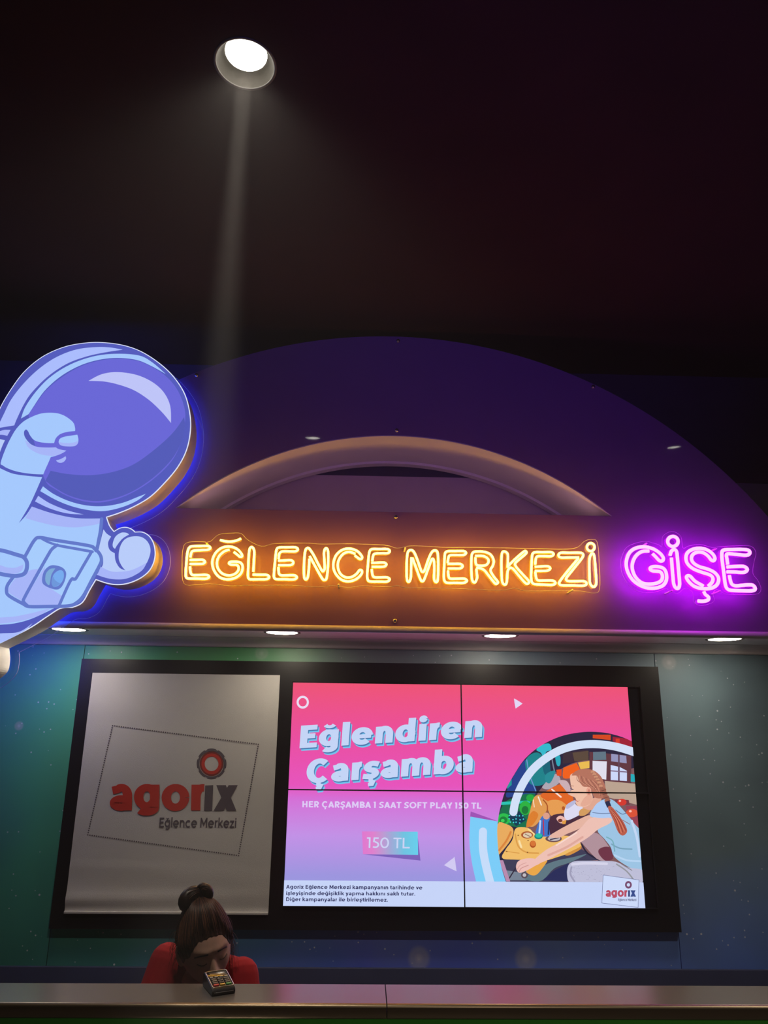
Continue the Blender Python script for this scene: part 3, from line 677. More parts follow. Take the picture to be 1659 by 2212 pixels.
pl([(620, 1140), (800, 1060), (960, 960)], 22, (226, 170, 158)); pl([(700, 1040), (900, 915)], 16, (250, 216, 206))
pp([(1030, 752), (1085, 645), (1150, 600), (1230, 615), (1262, 760), (1150, 772)], (176, 204, 244), True, (0, 4))
pl([(1060, 715), (1150, 725), (1245, 722)], 6, (90, 110, 150)); pl([(1290, 690), (1350, 730), (1392, 722)], 7, (90, 110, 150))
pp([(298, 1262), (320, 1200), (400, 1172), (490, 1176), (545, 1212), (480, 1250), (410, 1290), (330, 1315)], (240, 192, 186))
pl([(330, 1305), (350, 1270), (420, 1240)], 8, (212, 150, 146)); pl([(310, 1280), (340, 1240), (400, 1215)], 6, (216, 158, 152))
pp([(836, 350), (870, 325), (940, 335), (985, 420), (1030, 480), (1062, 560), (1040, 625), (985, 658), (915, 650), (893, 618), (896, 588), (880, 562), (838, 545), (832, 520), (852, 480), (842, 430)], (240, 192, 168))
pp([(985, 560), (1045, 540), (1050, 610), (990, 650), (940, 640)], (230, 172, 150))
pl([(842, 478), (866, 486)], 9, (80, 70, 100)); pl([(838, 446), (872, 452)], 5, (170, 120, 100)); pl([(885, 590), (915, 606)], 7, (196, 96, 96)); pl([(915, 606), (930, 592)], 4, (216, 140, 130))
pp([(852, 345), (890, 305), (960, 282), (1060, 292), (1130, 340), (1170, 410), (1195, 500), (1190, 560), (1130, 575), (1075, 560), (1052, 500), (1020, 462), (965, 455), (925, 400), (905, 350)], (182, 116, 96))
for i in range(9):
    a = (905+i*22, 345+abs(i-1)*9); pl([a, (a[0]+20+i*4, 410+i*6), (1100+i*5, 470+i*10)], 5, ((214, 150, 124) if i % 2 else (140, 84, 74)))
for i in range(8): po(1062+i*16, 312+i*22+i*i*1.2, 20, 15, (206, 146, 116)); pl([(1052+i*16, 322+i*22+i*i*1.2), (1080+i*16, 322+i*22+i*i*1.2)], 5, (128, 80, 72))
po(1022, 506, 26, 46, (232, 166, 144)); po(1024, 510, 13, 28, (206, 130, 112))
for i in range(4): po(1166+i*14, 490+i*36, 30, 22, (160, 100, 82)); pl([(1150+i*14, 500+i*36), (1190+i*14, 488+i*36)], 6, (110, 66, 62))
pp([(1182, 612), (1226, 596), (1246, 650), (1206, 668)], (44, 46, 76), False)
pp([(1214, 672), (1246, 654), (1320, 740), (1380, 830), (1404, 905), (1360, 945), (1312, 905), (1270, 800)], (188, 94, 74))
for i in range(5): pl([(1226+i*5, 680), (1290+i*12, 790), (1330+i*16, 920-i*6)], 7, ((226, 134, 104) if i % 2 else (146, 62, 56)))
pl([(1360, 790), (1430, 832)], 6, (150, 100, 100))
pp([(806, 1330), (820, 1240), (880, 1200), (1000, 1195), (1150, 1196), (1290, 1205), (1420, 1262), (1560, 1290), (1560, 1400), (1480, 1430), (1000, 1430), (840, 1420)], (192, 192, 218))
pl([(860, 1230), (1000, 1220), (1200, 1225)], 26, (216, 214, 236)); pl([(880, 1400), (840, 1330), (850, 1260)], 18, (160, 158, 186)); pl([(1300, 1230), (1400, 1300), (1480, 1400)], 14, (150, 152, 160)); pl([(1350, 1230), (1450, 1290)], 8, (130, 132, 140))
for i in range(40): po(random.uniform(850, 1280), random.uniform(1230, 1400), 3.4, 3, (150, 148, 180))
# white arc over the picture, cyan arc and its shadow beside it
for r in ribbon(smooth([(428, 1042), (445, 960), (490, 850), (560, 745), (650, 665), (760, 600), (880, 565), (1000, 555), (1120, 566), (1230, 592), (1400, 650)], False, 6), 58, 58, True): pic.poly([S3(56)(p) for p in r], glow((212, 226, 250)))
arc = layer('side_arc')
arc.poly([S3(5)(p) for p in ((122, 1038), (318, 1108), (118, 1078))], glow((160, 84, 182)))
arc.poly([S3(6)(p) for p in smooth([(120, 1075), (316, 1110), (312, 1200), (322, 1320), (340, 1430), (380, 1560), (165, 1560), (130, 1400), (112, 1240)], True, 5, (0, 1, 5, 6))], glow((124, 206, 250)))
for r in ribbon(smooth([(210, 1182), (210, 1300), (230, 1420), (268, 1570)], False, 6), 58, 58, True): arc.poly([S3(7)(p) for p in r], glow((200, 222, 252)))
# logo card
card = layer('logo_card'); g1 = glow((206, 220, 252))
card.poly([SL(60.3)(p) for p in ((336, 100), (1150, 212), (1128, 836), (306, 738))], glow((96, 104, 150)))
card.poly([SL(61)(p) for p in ((345, 110), (1140, 220), (1119, 826), (316, 729))], g1)
text(card, 'aqor', (392, 590), (880, 590), (393, 398), SL(62), glow((186, 78, 102)), .27, .215, -.035)
card.poly([SL(62)(p) for p in ((900, 448), (942, 448), (942, 590), (900, 590))], glow((58, 70, 124)))
for q in ([(956, 448), (1008, 448), (1078, 590), (1020, 590)], [(1018, 448), (1066, 448), (1004, 590), (952, 590)]): card.poly([SL(62)(p) for p in q], glow((58, 78, 140)))
ring(card, SL(62), 907, 325, 76, 84, 36, 40, glow((120, 72, 108)))
text(card, 'Eğlence Merkezi', (672, 688), (1086, 690), (673, 630), SL(62), glow((60, 60, 110)), .19, .17, .02)

M_panel = mat('screen_glass', (.012, .012, .018), .22)
M_bez = mat('screen_bezel', (.016, .014, .02), .4)
cells = [(sx0, smx, smz, sz1, 'upper video wall screen beside the banner, with most of the big white headline'), (smx, sx1, smz, sz1, 'upper video wall screen with a small white triangle and the top of the ring picture'),
         (sx0, smx, sz0, smz, 'lower video wall screen with the 150 TL price badge and small print'), (smx, sx1, sz0, smz, "lower video wall screen with the girl's arms at the yellow game machine")]
BZ = .0035
for x0, x1, z0, z1, lb in cells:
    t = empty('video_wall_screen', ((x0+x1)/2, YS, z0)); tag(t, lb, 'screen', 'four screens of the video wall')
    mb = MB(); mb.box((x0+.0005, YS+.0006, z0+.0005), (x1-.0005, Y_WALL-.014, z1-.0005), M_panel); mb.build('panel', t)
    mb = MB()
    for a, b in (((x0, z0), (x1, z0+BZ)), ((x0, z1-BZ), (x1, z1)), ((x0, z0+BZ), (x0+BZ, z1-BZ)), ((x1-BZ, z0+BZ), (x1, z1-BZ))):
        mb.box((a[0]+.0002, YS-.0150, a[1]+.0002), (b[0]-.0002, YS+.0006, b[1]-.0002), M_bez)
    mb.build('bezel', t)
    xa, xb, za, zb_ = x0+BZ*.6, min(x1, sxc)-.0001-(BZ*.6 if x1 < sxc else 0), z0+BZ*.6, z1-BZ*.6
    for nm, L in LAYERS.items():
        bm = bmesh.new(); vs_ = [bm.verts.new(v) for v in L.v]
        for f, mi_ in zip(L.f, L.m):
            try: fc = bm.faces.new([vs_[i] for i in f]); fc.material_index = mi_
            except ValueError: pass
        for co, no in (((xa, 0, 0), (-1, 0, 0)), ((xb, 0, 0), (1, 0, 0)), ((0, 0, za), (0, 0, -1)), ((0, 0, zb_), (0, 0, 1))):
            bmesh.ops.bisect_plane(bm, geom=bm.verts[:]+bm.edges[:]+bm.faces[:], plane_co=co, plane_no=no, clear_outer=True)
        loose = [v for v in bm.verts if not v.link_faces]
        bmesh.ops.delete(bm, geom=loose, context='VERTS')
        if bm.faces and sum(f.calc_area() for f in bm.faces) > 2e-5:
            me = bpy.data.meshes.new(nm); bm.to_mesh(me)
            for m in L.mats: me.materials.append(m)
            link(nm, me, t)
        bm.free()
# ------------------------------------------------------------------ neon signs on clear acrylic
Y_NEON, Y_ACR = Y_FASCIA-.115, Y_FASCIA-.099
M_acr = bpy.data.materials.new('clear_acrylic'); M_acr.use_nodes = True
_nt = M_acr.node_tree; _nt.nodes.clear(); _o = _nt.nodes.new('ShaderNodeOutputMaterial'); _mx = _nt.nodes.new('ShaderNodeMixShader'); _tr = _nt.nodes.new('ShaderNodeBsdfTransparent'); _gl = _nt.nodes.new('ShaderNodeBsdfGlossy')
_tr.inputs[0].default_value = (.97, .97, .98, 1); _gl.inputs['Roughness'].default_value = .05; _mx.inputs[0].default_value = .035
_nt.links.new(_tr.outputs[0], _mx.inputs[1]); _nt.links.new(_gl.outputs[0], _mx.inputs[2]); _nt.links.new(_mx.outputs[0], _o.inputs[0])
M_edge = mat('acrylic_edge', (.75, .75, .78), .25)
def neon_mat(name, core, k): 
    m = bpy.data.materials.new(name); m.use_nodes = True; nt = m.node_tree; nt.nodes.clear()
    e = nt.nodes.new('ShaderNodeEmission'); o = nt.nodes.new('ShaderNodeOutputMaterial'); e.inputs[0].default_value = (*core, 1); e.inputs[1].default_value = k
    nt.links.new(e.outputs[0], o.inputs[0]); return m
N_AMB = (neon_mat('amber_neon_core', (1.0, .48, .034), 22.0), neon_mat('amber_neon_jacket', (1.0, .24, .003), 6.0), neon_mat('amber_neon_back', (1.0, .50, .004), 14.0))
N_MAG = (neon_mat('magenta_neon_core', (.95, .10, 1.0), 7.0), neon_mat('magenta_neon_jacket', (.85, .012, .9), 2.0), neon_mat('magenta_neon_back', (.66, .005, 1.0), 12.0))
def letter(parent, crop, strokes, mats, r, closed=False):
    mb = MB()
    for pts in strokes:
        cl = pts[0] == 'loop'
        p = smooth(pts[1:] if cl else pts, cl, 4)
        if not cl:                                  # even out bunched samples
            q = [p[0]]
            for a in p[1:]:
                if math.hypot(a[0]-q[-1][0], a[1]-q[-1][1]) > 2.5: q.append(a)
            p = q
        mb.tube([crop(a) for a in p], r, mats[0], 12, cl, mats[1], 1., mats[2])
    return mb.build('neon_letter', parent)
def plate(parent, crop, outline, er):
    o = smooth(outline, True, 4); P = [crop(p) for p in o]
    mb = MB(); mb.poly(P, M_acr); mb.build('backing_plate', parent)
    mb = MB(); mb.tube([p+Vector((0, .0015, 0)) for p in P], er, M_edge, 6, True); mb.build('plate_edge', parent)
    c = [P[int(len(P)*(k+.3)/4)] for k in range(4)]; g = sum(P, Vector())/len(P)
    for p in c:
        q = p.lerp(g, .06); mb = MB(); mb.lathe([(.0002, 0), (.005, 0), (.005, Y_FASCIA-.0005-Y_ACR)], (q.x, Y_ACR, q.z), M_edge, 12, Matrix.Rotation(-PI/2, 4, 'X'))
        mb.build('standoff', parent)
CA = on(Y_NEON, 370, 1130, 3.3857); CBn = on(Y_NEON, 840, 1130, 3.3857); CC = on(Y_NEON, 1300, 1020, 4.6212)
PA = on(Y_ACR, 370, 1130, 3.3857); PC = on(Y_ACR, 1300, 1020, 4.6212)
c0 = at(845, 1270, Y_FASCIA)
amber = empty('neon_sign', c0); tag(amber, 'amber neon sign reading EĞLENCE MERKEZİ in outlined capitals on clear acrylic', 'neon sign')
def BA(p): return (p[0]+(840-370)*3.3857, p[1])    # second crop -> first crop
_pl = [(90, 440), (78, 300), (84, 190), (112, 143), (200, 134), (280, 135), (345, 84), (430, 72), (510, 75), (560, 122), (660, 168), (760, 148), (980, 145), (1100, 152), (1300, 150), (1560, 160)]
_pl += [BA(p) for p in [(60, 182), (160, 165), (300, 170), (420, 176), (640, 176), (840, 180), (1100, 186), (1350, 185), (1430, 132), (1480, 118), (1525, 140), (1540, 300), (1542, 480), (1500, 512), (1400, 497), (1200, 495), (1000, 495), (920, 475), (840, 490), (640, 485), (500, 478), (300, 475), (120, 470), (60, 456), (0, 466)]]
_pl += [(1400, 460), (1290, 470), (1180, 456), (1120, 466), (1000, 464), (900, 455), (700, 455), (560, 455), (420, 458), (280, 444), (180, 452)]
plate(amber, PA, _pl, .0016)
def E_(dx, dy, bar): return bar
RA = .0064
LET_A = [
 [[(140, 250), (148, 215), (165, 202), (220, 198), (268, 195), (286, 182), (268, 168), (210, 168), (152, 170), (130, 182), (118, 220), (110, 300), (106, 372), (110, 397), (126, 405), (190, 406), (255, 407), (277, 393), (258, 379), (200, 380), (160, 380), (145, 370), (139, 345), (138, 318)], [(135, 270), (190, 269), (230, 269), (247, 283), (232, 297), (190, 299), (135, 299)]],
 [[(358, 124), (400, 134), (440, 135), (480, 127), (510, 113)], [(425, 195), (388, 207), (350, 242), (334, 288), (342, 332), (372, 368), (420, 383), (465, 372), (490, 346), (492, 320), (476, 306), (437, 304), (422, 293), (437, 283), (490, 284), (514, 297), (522, 325), (510, 368), (470, 400), (410, 412), (352, 395), (312, 345), (300, 282), (322, 222), (370, 181), (430, 172), (482, 190), (514, 226), (518, 243), (503, 247), (482, 230), (458, 212)]],
 [[(600, 355), (604, 280), (607, 215), (602, 188), (588, 175), (573, 190), (566, 250), (563, 320), (561, 385), (567, 406), (585, 412), (640, 411), (697, 410), (716, 395), (698, 379), (650, 378), (595, 377)]],
 [[(785, 262), (790, 225), (810, 208), (860, 207), (907, 207), (926, 192), (907, 177), (850, 177), (792, 178), (772, 190), (764, 230), (757, 300), (751, 372), (753, 400), (770, 410), (830, 411), (897, 412), (919, 397), (900, 382), (850, 382), (806, 382), (789, 372), (785, 350), (784, 322)], [(781, 275), (830, 273), (876, 272), (893, 289), (877, 306), (830, 308), (781, 308)]],
 [[(1010, 262), (1008, 310), (1000, 388), (987, 412), (972, 395), (971, 300), (978, 212), (990, 186), (1008, 186), (1040, 232), (1075, 300), (1104, 350), (1117, 345), (1122, 328), (1119, 270), (1117, 212), (1130, 184), (1146, 205), (1147, 300), (1137, 398), (1122, 416), (1104, 406), (1060, 330), (1012, 242)]],
 [[(1345, 225), (1300, 211), (1257, 226), (1225, 270), (1218, 320), (1236, 370), (1276, 397), (1320, 394), (1356, 370), (1376, 345), (1394, 348), (1390, 374), (1352, 410), (1295, 427), (1240, 411), (1196, 360), (1185, 300), (1205, 236), (1250, 197), (1305, 187), (1360, 205), (1394, 243), (1391, 261), (1375, 261), (1342, 237)]],
 [[(1470, 278), (1477, 236), (1494, 223), (1540, 221), (1582, 220), (1598, 205), (1580, 190), (1520, 190), (1472, 190), (1451, 205), (1443, 252), (1437, 320), (1432, 380), (1437, 415), (1456, 427), (1520, 428), (1577, 428), (1597, 412), (1578, 397), (1530, 397), (1492, 397), (1475, 388), (1469, 365), (1466, 337)], [(1463, 292), (1510, 290), (1556, 289), (1573, 303), (1556, 318), (1510, 320), (1465, 320)]]]
LET_B = [
 [[(165, 252), (163, 320), (160, 398), (147, 430), (132, 410), (130, 310), (136, 222), (154, 198), (180, 207), (206, 262), (234, 342), (247, 357), (261, 345), (290, 262), (315, 212), (337, 200), (356, 217), (361, 300), (358, 408), (347, 432), (331, 412), (332, 340), (331, 288), (324, 263), (312, 269), (286, 338), (258, 413), (245, 425), (231, 412), (200, 330), (172, 254)]],
 [[(430, 290), (437, 247), (452, 235), (500, 234), (547, 233), (564, 219), (547, 205), (480, 205), (432, 206), (412, 218), (407, 262), (404, 330), (402, 398), (410, 427), (430, 437), (490, 437), (547, 437), (571, 422), (552, 407), (500, 407), (452, 407), (438, 395), (434, 370), (433, 347)], [(430, 298), (475, 298), (522, 299), (540, 315), (522, 331), (475, 332), (431, 332)]],
 [[(640, 335), (643, 370), (645, 400), (629, 434), (609, 415), (603, 330), (605, 242), (616, 215), (642, 208), (700, 211), (744, 231), (766, 272), (760, 312), (743, 345), (766, 390), (796, 428), (791, 442), (775, 440), (730, 385), (700, 347), (670, 331), (640, 327)], [(632, 240), (690, 241), (724, 261), (727, 288), (705, 309), (655, 311), (636, 296), (633, 252)]],
 [[(868, 325), (870, 270), (868, 226), (846, 208), (826, 225), (823, 330), (829, 428), (849, 450), (862, 430), (868, 355), (884, 329), (908, 335), (950, 385), (1000, 440), (1020, 440), (1020, 420), (962, 357), (926, 312), (930, 286), (1000, 226), (1003, 208), (985, 210), (916, 270), (872, 315)]],
 [[(1070, 302), (1076, 257), (1090, 243), (1140, 242), (1187, 242), (1204, 228), (1187, 213), (1120, 213), (1072, 213), (1051, 225), (1045, 267), (1042, 330), (1040, 400), (1048, 435), (1070, 447), (1130, 450), (1197, 452), (1218, 437), (1198, 421), (1140, 420), (1097, 420), (1081, 410), (1074, 385), (1071, 357)], [(1069, 320), (1115, 317), (1162, 316), (1180, 331), (1162, 347), (1115, 350), (1069, 350)]],
 [[(1390, 252), (1320, 252), (1257, 252), (1240, 236), (1257, 217), (1320, 217), (1398, 217), (1420, 229), (1412, 256), (1350, 335), (1300, 398), (1299, 418), (1320, 425), (1370, 425), (1425, 425), (1445, 440), (1428, 457), (1350, 456), (1267, 455), (1246, 445), (1250, 426), (1300, 360), (1385, 258)]],
 [['loop', (1467, 262), (1478, 230), (1492, 222), (1502, 242), (1507, 290), (1511, 340), (1517, 430), (1510, 458), (1495, 467), (1479, 455), (1469, 430), (1466, 340)], ['loop'] + ell(1476, 176, 28, 29, 10)]]
LET_C = [
 [[(470, 788), (400, 793), (345, 830), (310, 890), (302, 960), (330, 1040), (390, 1100), (460, 1118), (540, 1110), (588, 1086), (604, 1050), (596, 1012), (570, 992), (502, 985), (480, 965), (505, 945), (575, 946), (625, 972), (645, 1030), (638, 1092), (595, 1140), (500, 1160), (400, 1140), (310, 1080), (255, 990), (242, 900), (270, 812), (330, 762), (420, 746), (510, 766), (578, 810), (612, 856), (603, 885), (573, 884), (540, 850), (505, 815)]],
 [[(680, 830), (692, 792), (720, 772), (744, 792), (752, 850), (759, 920), (766, 1000), (775, 1118), (759, 1160), (731, 1150), (715, 1110), (709, 1050), (704, 1000), (693, 855)], ['loop']+ell(708, 692, 52, 50, 12)],
 [[(1065, 1135), (1098, 1100), (1107, 1060), (1078, 1027), (1000, 1001), (910, 965), (852, 912), (838, 850), (858, 800), (910, 770), (980, 760), (1050, 777), (1103, 815), (1127, 858), (1114, 884), (1089, 877), (1060, 840), (1012, 806), (958, 798), (910, 820), (893, 860), (911, 905), (970, 943), (1060, 970), (1128, 1006), (1164, 1060), (1150, 1120), (1100, 1155), (1020, 1165), (930, 1145), (872, 1100), (843, 1055), (856, 1035), (884, 1042), (930, 1090), (1012, 1137)], [(1015, 1190), (1032, 1222), (1063, 1247), (1058, 1275), (1010, 1289), (960, 1285)]],
 [[(1255, 920), (1247, 865), (1242, 832), (1258, 815), (1330, 820), (1440, 830), (1475, 808), (1462, 780), (1400, 772), (1300, 773), (1225, 776), (1200, 792), (1196, 840), (1204, 920), (1215, 1000), (1230, 1118), (1250, 1164), (1292, 1180), (1390, 1184), (1500, 1184), (1529, 1163), (1508, 1131), (1465, 1125), (1400, 1130), (1335, 1135), (1297, 1120), (1281, 1080), (1271, 1030)], [(1250, 946), (1330, 942), (1415, 942), (1450, 970), (1418, 1000), (1330, 997), (1250, 995)]]]
for L in LET_A: letter(amber, CA, L, N_AMB, RA)
for L in LET_B: letter(amber, CBn, L, N_AMB, RA)
mag = empty('neon_sign', at(1490, 1290, Y_FASCIA)); tag(mag, 'magenta neon sign reading GİŞE on clear acrylic, beside the amber words', 'neon sign')
plate(mag, PC, [(190, 900), (205, 830), (260, 740), (420, 690), (560, 720), (600, 740), (610, 640), (700, 590), (790, 640), (810, 755), (870, 735), (980, 720), (1100, 750), (1160, 745), (1300, 735), (1480, 735), (1540, 800), (1520, 900), (1510, 1010), (1560, 1080), (1590, 1170), (1530, 1220), (1250, 1218), (1200, 1200), (1150, 1172), (1110, 1210), (1120, 1290), (1010, 1330), (930, 1310), (915, 1250), (900, 1190), (830, 1158), (760, 1210), (690, 1195), (640, 1160), (560, 1190), (460, 1205), (340, 1180), (250, 1100), (200, 1000)], .0012)
for L in LET_C: letter(mag, CC, L, N_MAG, .0098)
# ------------------------------------------------------------------ astronaut light box
Y_AF, Y_AB = Y_FASCIA-.215, Y_FASCIA-.055
A1 = lambda z: on(Y_AF-z*.0003, 0, 700, 2.91); A2 = lambda z: on(Y_AF-z*.0003, 0, 860, 8.295); A3 = lambda z: on(Y_AF-z*.0003, 0, 1120, 4.608)
OUT = [(-60, 720), (-30, 610), (0, 530), (60, 425), (150, 303), (265, 207), (395, 147), (520, 121), (640, 116), (780, 135), (900, 180), (1020, 262), (1105, 350), (1165, 452), (1194, 575), (1195, 680), (1172, 790), (1122, 890), (1050, 980), (950, 1080), (850, 1142), (750, 1186), (668, 1213), (688, 1268), (716, 1305), (752, 1284), (790, 1278), (825, 1289), (848, 1308), (900, 1310), (945, 1342), (970, 1400), (972, 1470), (945, 1540), (892, 1590), (820, 1624), (750, 1637), (680, 1630), (602, 1605), (562, 1672), (530, 1732), (500, 1762), (455, 1780), (380, 1786), (300, 1835), (200, 1902), (100, 1955), (0, 2004), (-32, 2020), (-28, 2110), (-60, 2190), (-200, 2260), (-430, 2200), (-520, 2000), (-480, 1700), (-420, 1500), (-420, 1300), (-360, 1080), (-240, 930), (-120, 860)]
SH = (0, 22, 24, 28, 38, 42, 47, 48, 58)
outl = smooth(OUT, True, 6, (22, 24, 28, 38, 42, 48))
astro = empty('astronaut_light_sign', at(180, 1390, Y_AB)); tag(astro, 'glowing blue and white light box in the shape of a cartoon astronaut', 'light sign')
V = glow((84, 92, 190)); W1 = glow((166, 202, 255)); W2 = glow((172, 190, 255)); W3 = glow((168, 182, 250)); W4 = glow((186, 206, 252))
M_side = mat('light_box_side', (.88, .84, .80), .5)
M_back = neon_mat('blue_back_light', (.02, .06, 1.0), 5.0)
PF = [A1(0)(p) for p in outl]
mb = MB(); mb.poly(PF, V); mb.build('face_panel', astro)
mb = MB(); n = len(PF); dv = Vector((0, Y_AB-Y_AF, 0)); PBk = [p+dv for p in PF]
mb.add(PF+PBk, [(i, n+i, n+(i+1) % n, (i+1) % n) for i in range(n)], M_side)
mb.build('case_side', astro)
mb = MB(); mb.tube([p+Vector((0, .002, 0)) for p in PF], .0032, glow((225, 232, 255)), 6, True); mb.build('edge_trim', astro)
def inset(P, d):
    n = len(P); ar = sum(P[i-1].x*P[i].z-P[i].x*P[i-1].z for i in range(n)); sgn = 1 if ar > 0 else -1; out = []
    for i in range(n):
        t = P[(i+1) % n]-P[i-1]; nrm = Vector((-t.z, 0, t.x)).normalized()*sgn; out.append(P[i]+nrm*d)
    return out
mb = MB(); q = inset(PBk, .02); mb.add([p+Vector((0, .0008, 0)) for p in q], [t for t in geometry.tessellate_polygon([[Vector((p.x, p.z, 0)) for p in q]])], M_back); mb.build('back_light', astro)
q = [p for p in inset(PBk, -.034) if min((p-r_).length for r_ in PBk) > .0325]
q = [Vector((p.x, Y_FASCIA-.024, p.z)) for p in q]
mb = MB(); mb.tube(q, .0014, M_edge, 6, True); mb.build('plate_edge', astro)
mb = MB(); mb.poly(q, M_acr); mb.build('backing_plate', astro)
for px, py in ((120, 830), (300, 860), (200, 1040), (60, 1250), (290, 1230), (360, 960)):
    p = at(px, py, Y_AB); mb = MB(); mb.lathe([(.0002, 0), (.008, 0), (.008, .053)], (p.x, Y_AB+.001, p.z), M_edge, 12, Matrix.Rotation(-PI/2, 4, 'X')); mb.build('standoff', astro)
zz = [1.]
patch_last = [None]
def patch(name, A, items, par=None):
    mb = MB()
    for pts, m, *s in items:
        zz[0] += .35
        mb.poly([A(zz[0])(p) for p in smooth(pts, True, 5, s[0] if s else ())], m)
    patch_last[0] = mb.build(name, par or astro)
def strokes(name, A, items, m, par=None):
    mb = MB()
    for pts, wd, *cl in items:
        zz[0] += .12
        p = smooth(pts, bool(cl), 5)
        for r in ribbon(p, wd, wd, not cl, bool(cl)): mb.poly([A(zz[0])(a) for a in r], m)
    mb.build(name, par or astro)
patch('helmet_visor', A1, [
 ([(180, 575), (215, 518), (285, 422), (385, 337), (505, 267), (625, 230), (740, 218), (860, 230), (950, 267), (1040, 325), (1110, 405), (1152, 500), (1165, 590), (1142, 730), (1080, 860), (960, 978), (820, 1066), (680, 1115), (560, 1120), (440, 1088), (350, 1040), (285, 985), (230, 800)], glow((106, 104, 216))),
 ([(318, 922), (420, 942), (560, 950), (700, 932), (840, 882), (980, 782), (1090, 680), (1157, 585), (1162, 650), (1138, 745), (1078, 852), (960, 968), (820, 1058), (680, 1105), (560, 1110), (440, 1080), (350, 1032), (285, 985)], glow((84, 92, 186)), (0, 7, 17)),
 ([(556, 357), (640, 315), (740, 302), (860, 320), (960, 366), (1030, 430), (1070, 515), (1075, 622), (1020, 556), (940, 480), (850, 420), (760, 385), (660, 362)], glow((192, 198, 250)), (0, 7))])
patch('helmet_rim', A1, [
 ([(772, 161), (690, 147), (600, 145), (480, 160), (360, 205), (250, 277), (150, 372), (70, 475), (22, 570), (-20, 655), (90, 637), (105, 598), (150, 505), (200, 430), (300, 330), (420, 250), (540, 205), (650, 180)], W2, (0, 9, 10)),
 ([(132, 594), (160, 520), (230, 420), (320, 330), (440, 255), (580, 205), (720, 187), (872, 197), (960, 243), (1042, 314), (950, 263), (860, 226), (740, 213), (620, 225), (500, 262), (380, 330), (280, 420), (210, 520), (180, 566)], W1, (0, 9, 18))])
patch('collar_ring', A1, [
 ([(253, 1050), (270, 1020), (340, 1070), (440, 1115), (550, 1141), (660, 1144), (770, 1124), (860, 1089), (917, 1067), (862, 1110), (770, 1150), (660, 1175), (560, 1170), (450, 1145), (350, 1105)], W1, (0, 1, 8)),
 ([(220, 1115), (240, 1080), (310, 1125), (400, 1163), (470, 1184), (527, 1197), (420, 1190), (310, 1158)], W2, (0, 1, 5))])
patch('ear_cup', A2, [([(-60, 640), (-30, 605), (0, 592), (80, 568), (190, 568), (130, 676), (60, 660), (-20, 655)], W3, (4, 5)), ([(-60, 745), (-5, 735), (88, 755), (40, 860), (0, 965), (-60, 1000)], W4, (2, 4))])
patch('suit_body', A1, [
 ([(-420, 1560), (-380, 1200), (-300, 1010), (-60, 880), (0, 906), (80, 940), (180, 955), (265, 962), (190, 1130), (118, 1252), (165, 1200), (200, 1147), (330, 1190), (480, 1220), (634, 1222), (622, 1300), (606, 1395), (640, 1440), (640, 1490), (602, 1570), (555, 1660), (515, 1733), (470, 1760), (370, 1772), (320, 1797), (200, 1852), (100, 1880), (0, 1890), (-300, 1900), (-420, 1850)], W1, (7, 9, 11, 14)),
 ([(160, 1220), (200, 1147), (330, 1190), (480, 1221), (634, 1223), (626, 1252), (560, 1268), (470, 1278), (360, 1270), (250, 1246)], W3, (0, 1, 4)),
 ([(-400, 1900), (-300, 2000), (-100, 1960), (0, 1945), (120, 1935), (205, 1880), (160, 1925), (60, 1980), (-60, 2040), (-80, 2120), (-200, 2200), (-400, 2150)], W2, (5,))])
patch('suit_shade', A3, [
 ([(-200, 1010), (0, 986), (150, 975), (300, 945), (420, 915), (505, 893), (385, 968), (200, 1020), (0, 1047), (-200, 1060)], W3, (5,))])
patch('covering_hand', A2, [
 ([(12, 1160), (95, 920), (200, 700), (300, 540), (420, 420), (560, 340), (720, 280), (880, 262), (1040, 275), (1180, 330), (1310, 435), (1345, 535), (1345, 590), (1210, 605), (1080, 645), (1000, 720), (970, 805), (860, 805), (720, 790), (610, 750), (540, 670), (500, 590), (464, 562), (432, 600), (436, 670), (480, 750), (560, 830), (680, 875), (850, 885), (1000, 882), (1060, 915), (1190, 940), (1120, 985), (1010, 1030), (908, 1058), (870, 1150), (820, 1260), (775, 1366), (600, 1360), (400, 1335), (250, 1300), (120, 1250), (50, 1205)], W1, (12, 16, 29, 31, 34, 37)),
 ([(452, 755), (560, 830), (680, 875), (850, 885), (1000, 882), (1060, 915), (1190, 940), (1100, 995), (1000, 1030), (880, 1033), (720, 1005), (580, 940), (490, 860)], W3, (0, 4, 6)),
 ([(1052, 770), (1080, 722), (1160, 690), (1280, 670), (1386, 655), (1405, 740), (1390, 818), (1330, 860), (1200, 865), (1100, 850), (1058, 815)], W1, (4,)),
 ([(1056, 785), (1150, 802), (1300, 800), (1396, 765), (1385, 825), (1330, 860), (1200, 865), (1100, 850), (1058, 815)], W3, (0, 3)),
 ([(1003, 1115), (1090, 1090), (1177, 1040), (1182, 1090), (1140, 1143), (1080, 1160), (1030, 1145)], W3, (0, 2))])
patch('glove_arm', A3, [
 ([(1030, 108), (1062, 150), (1106, 180), (1076, 240), (1090, 310), (1142, 346), (1150, 420), (1190, 490), (1248, 517), (1210, 470), (1182, 400), (1190, 300), (1230, 220), (1300, 182), (1400, 182), (1468, 230), (1498, 310), (1480, 400), (1430, 490), (1350, 560), (1250, 600), (1150, 606), (1050, 590), (964, 560), (1020, 470), (1022, 400), (976, 332), (1000, 230)], W4, (0, 2, 5, 8, 23, 26)),
 ([(1004, 480), (1100, 525), (1200, 530), (1320, 510), (1462, 440), (1420, 510), (1350, 560), (1250, 600), (1150, 606), (1050, 590), (968, 560)], W3, (0, 4, 10)),
 ([(1124, 240), (1150, 180), (1205, 142), (1260, 143), (1284, 160), (1220, 200), (1170, 260), (1145, 302), (1124, 282)], W4, (4, 7))])
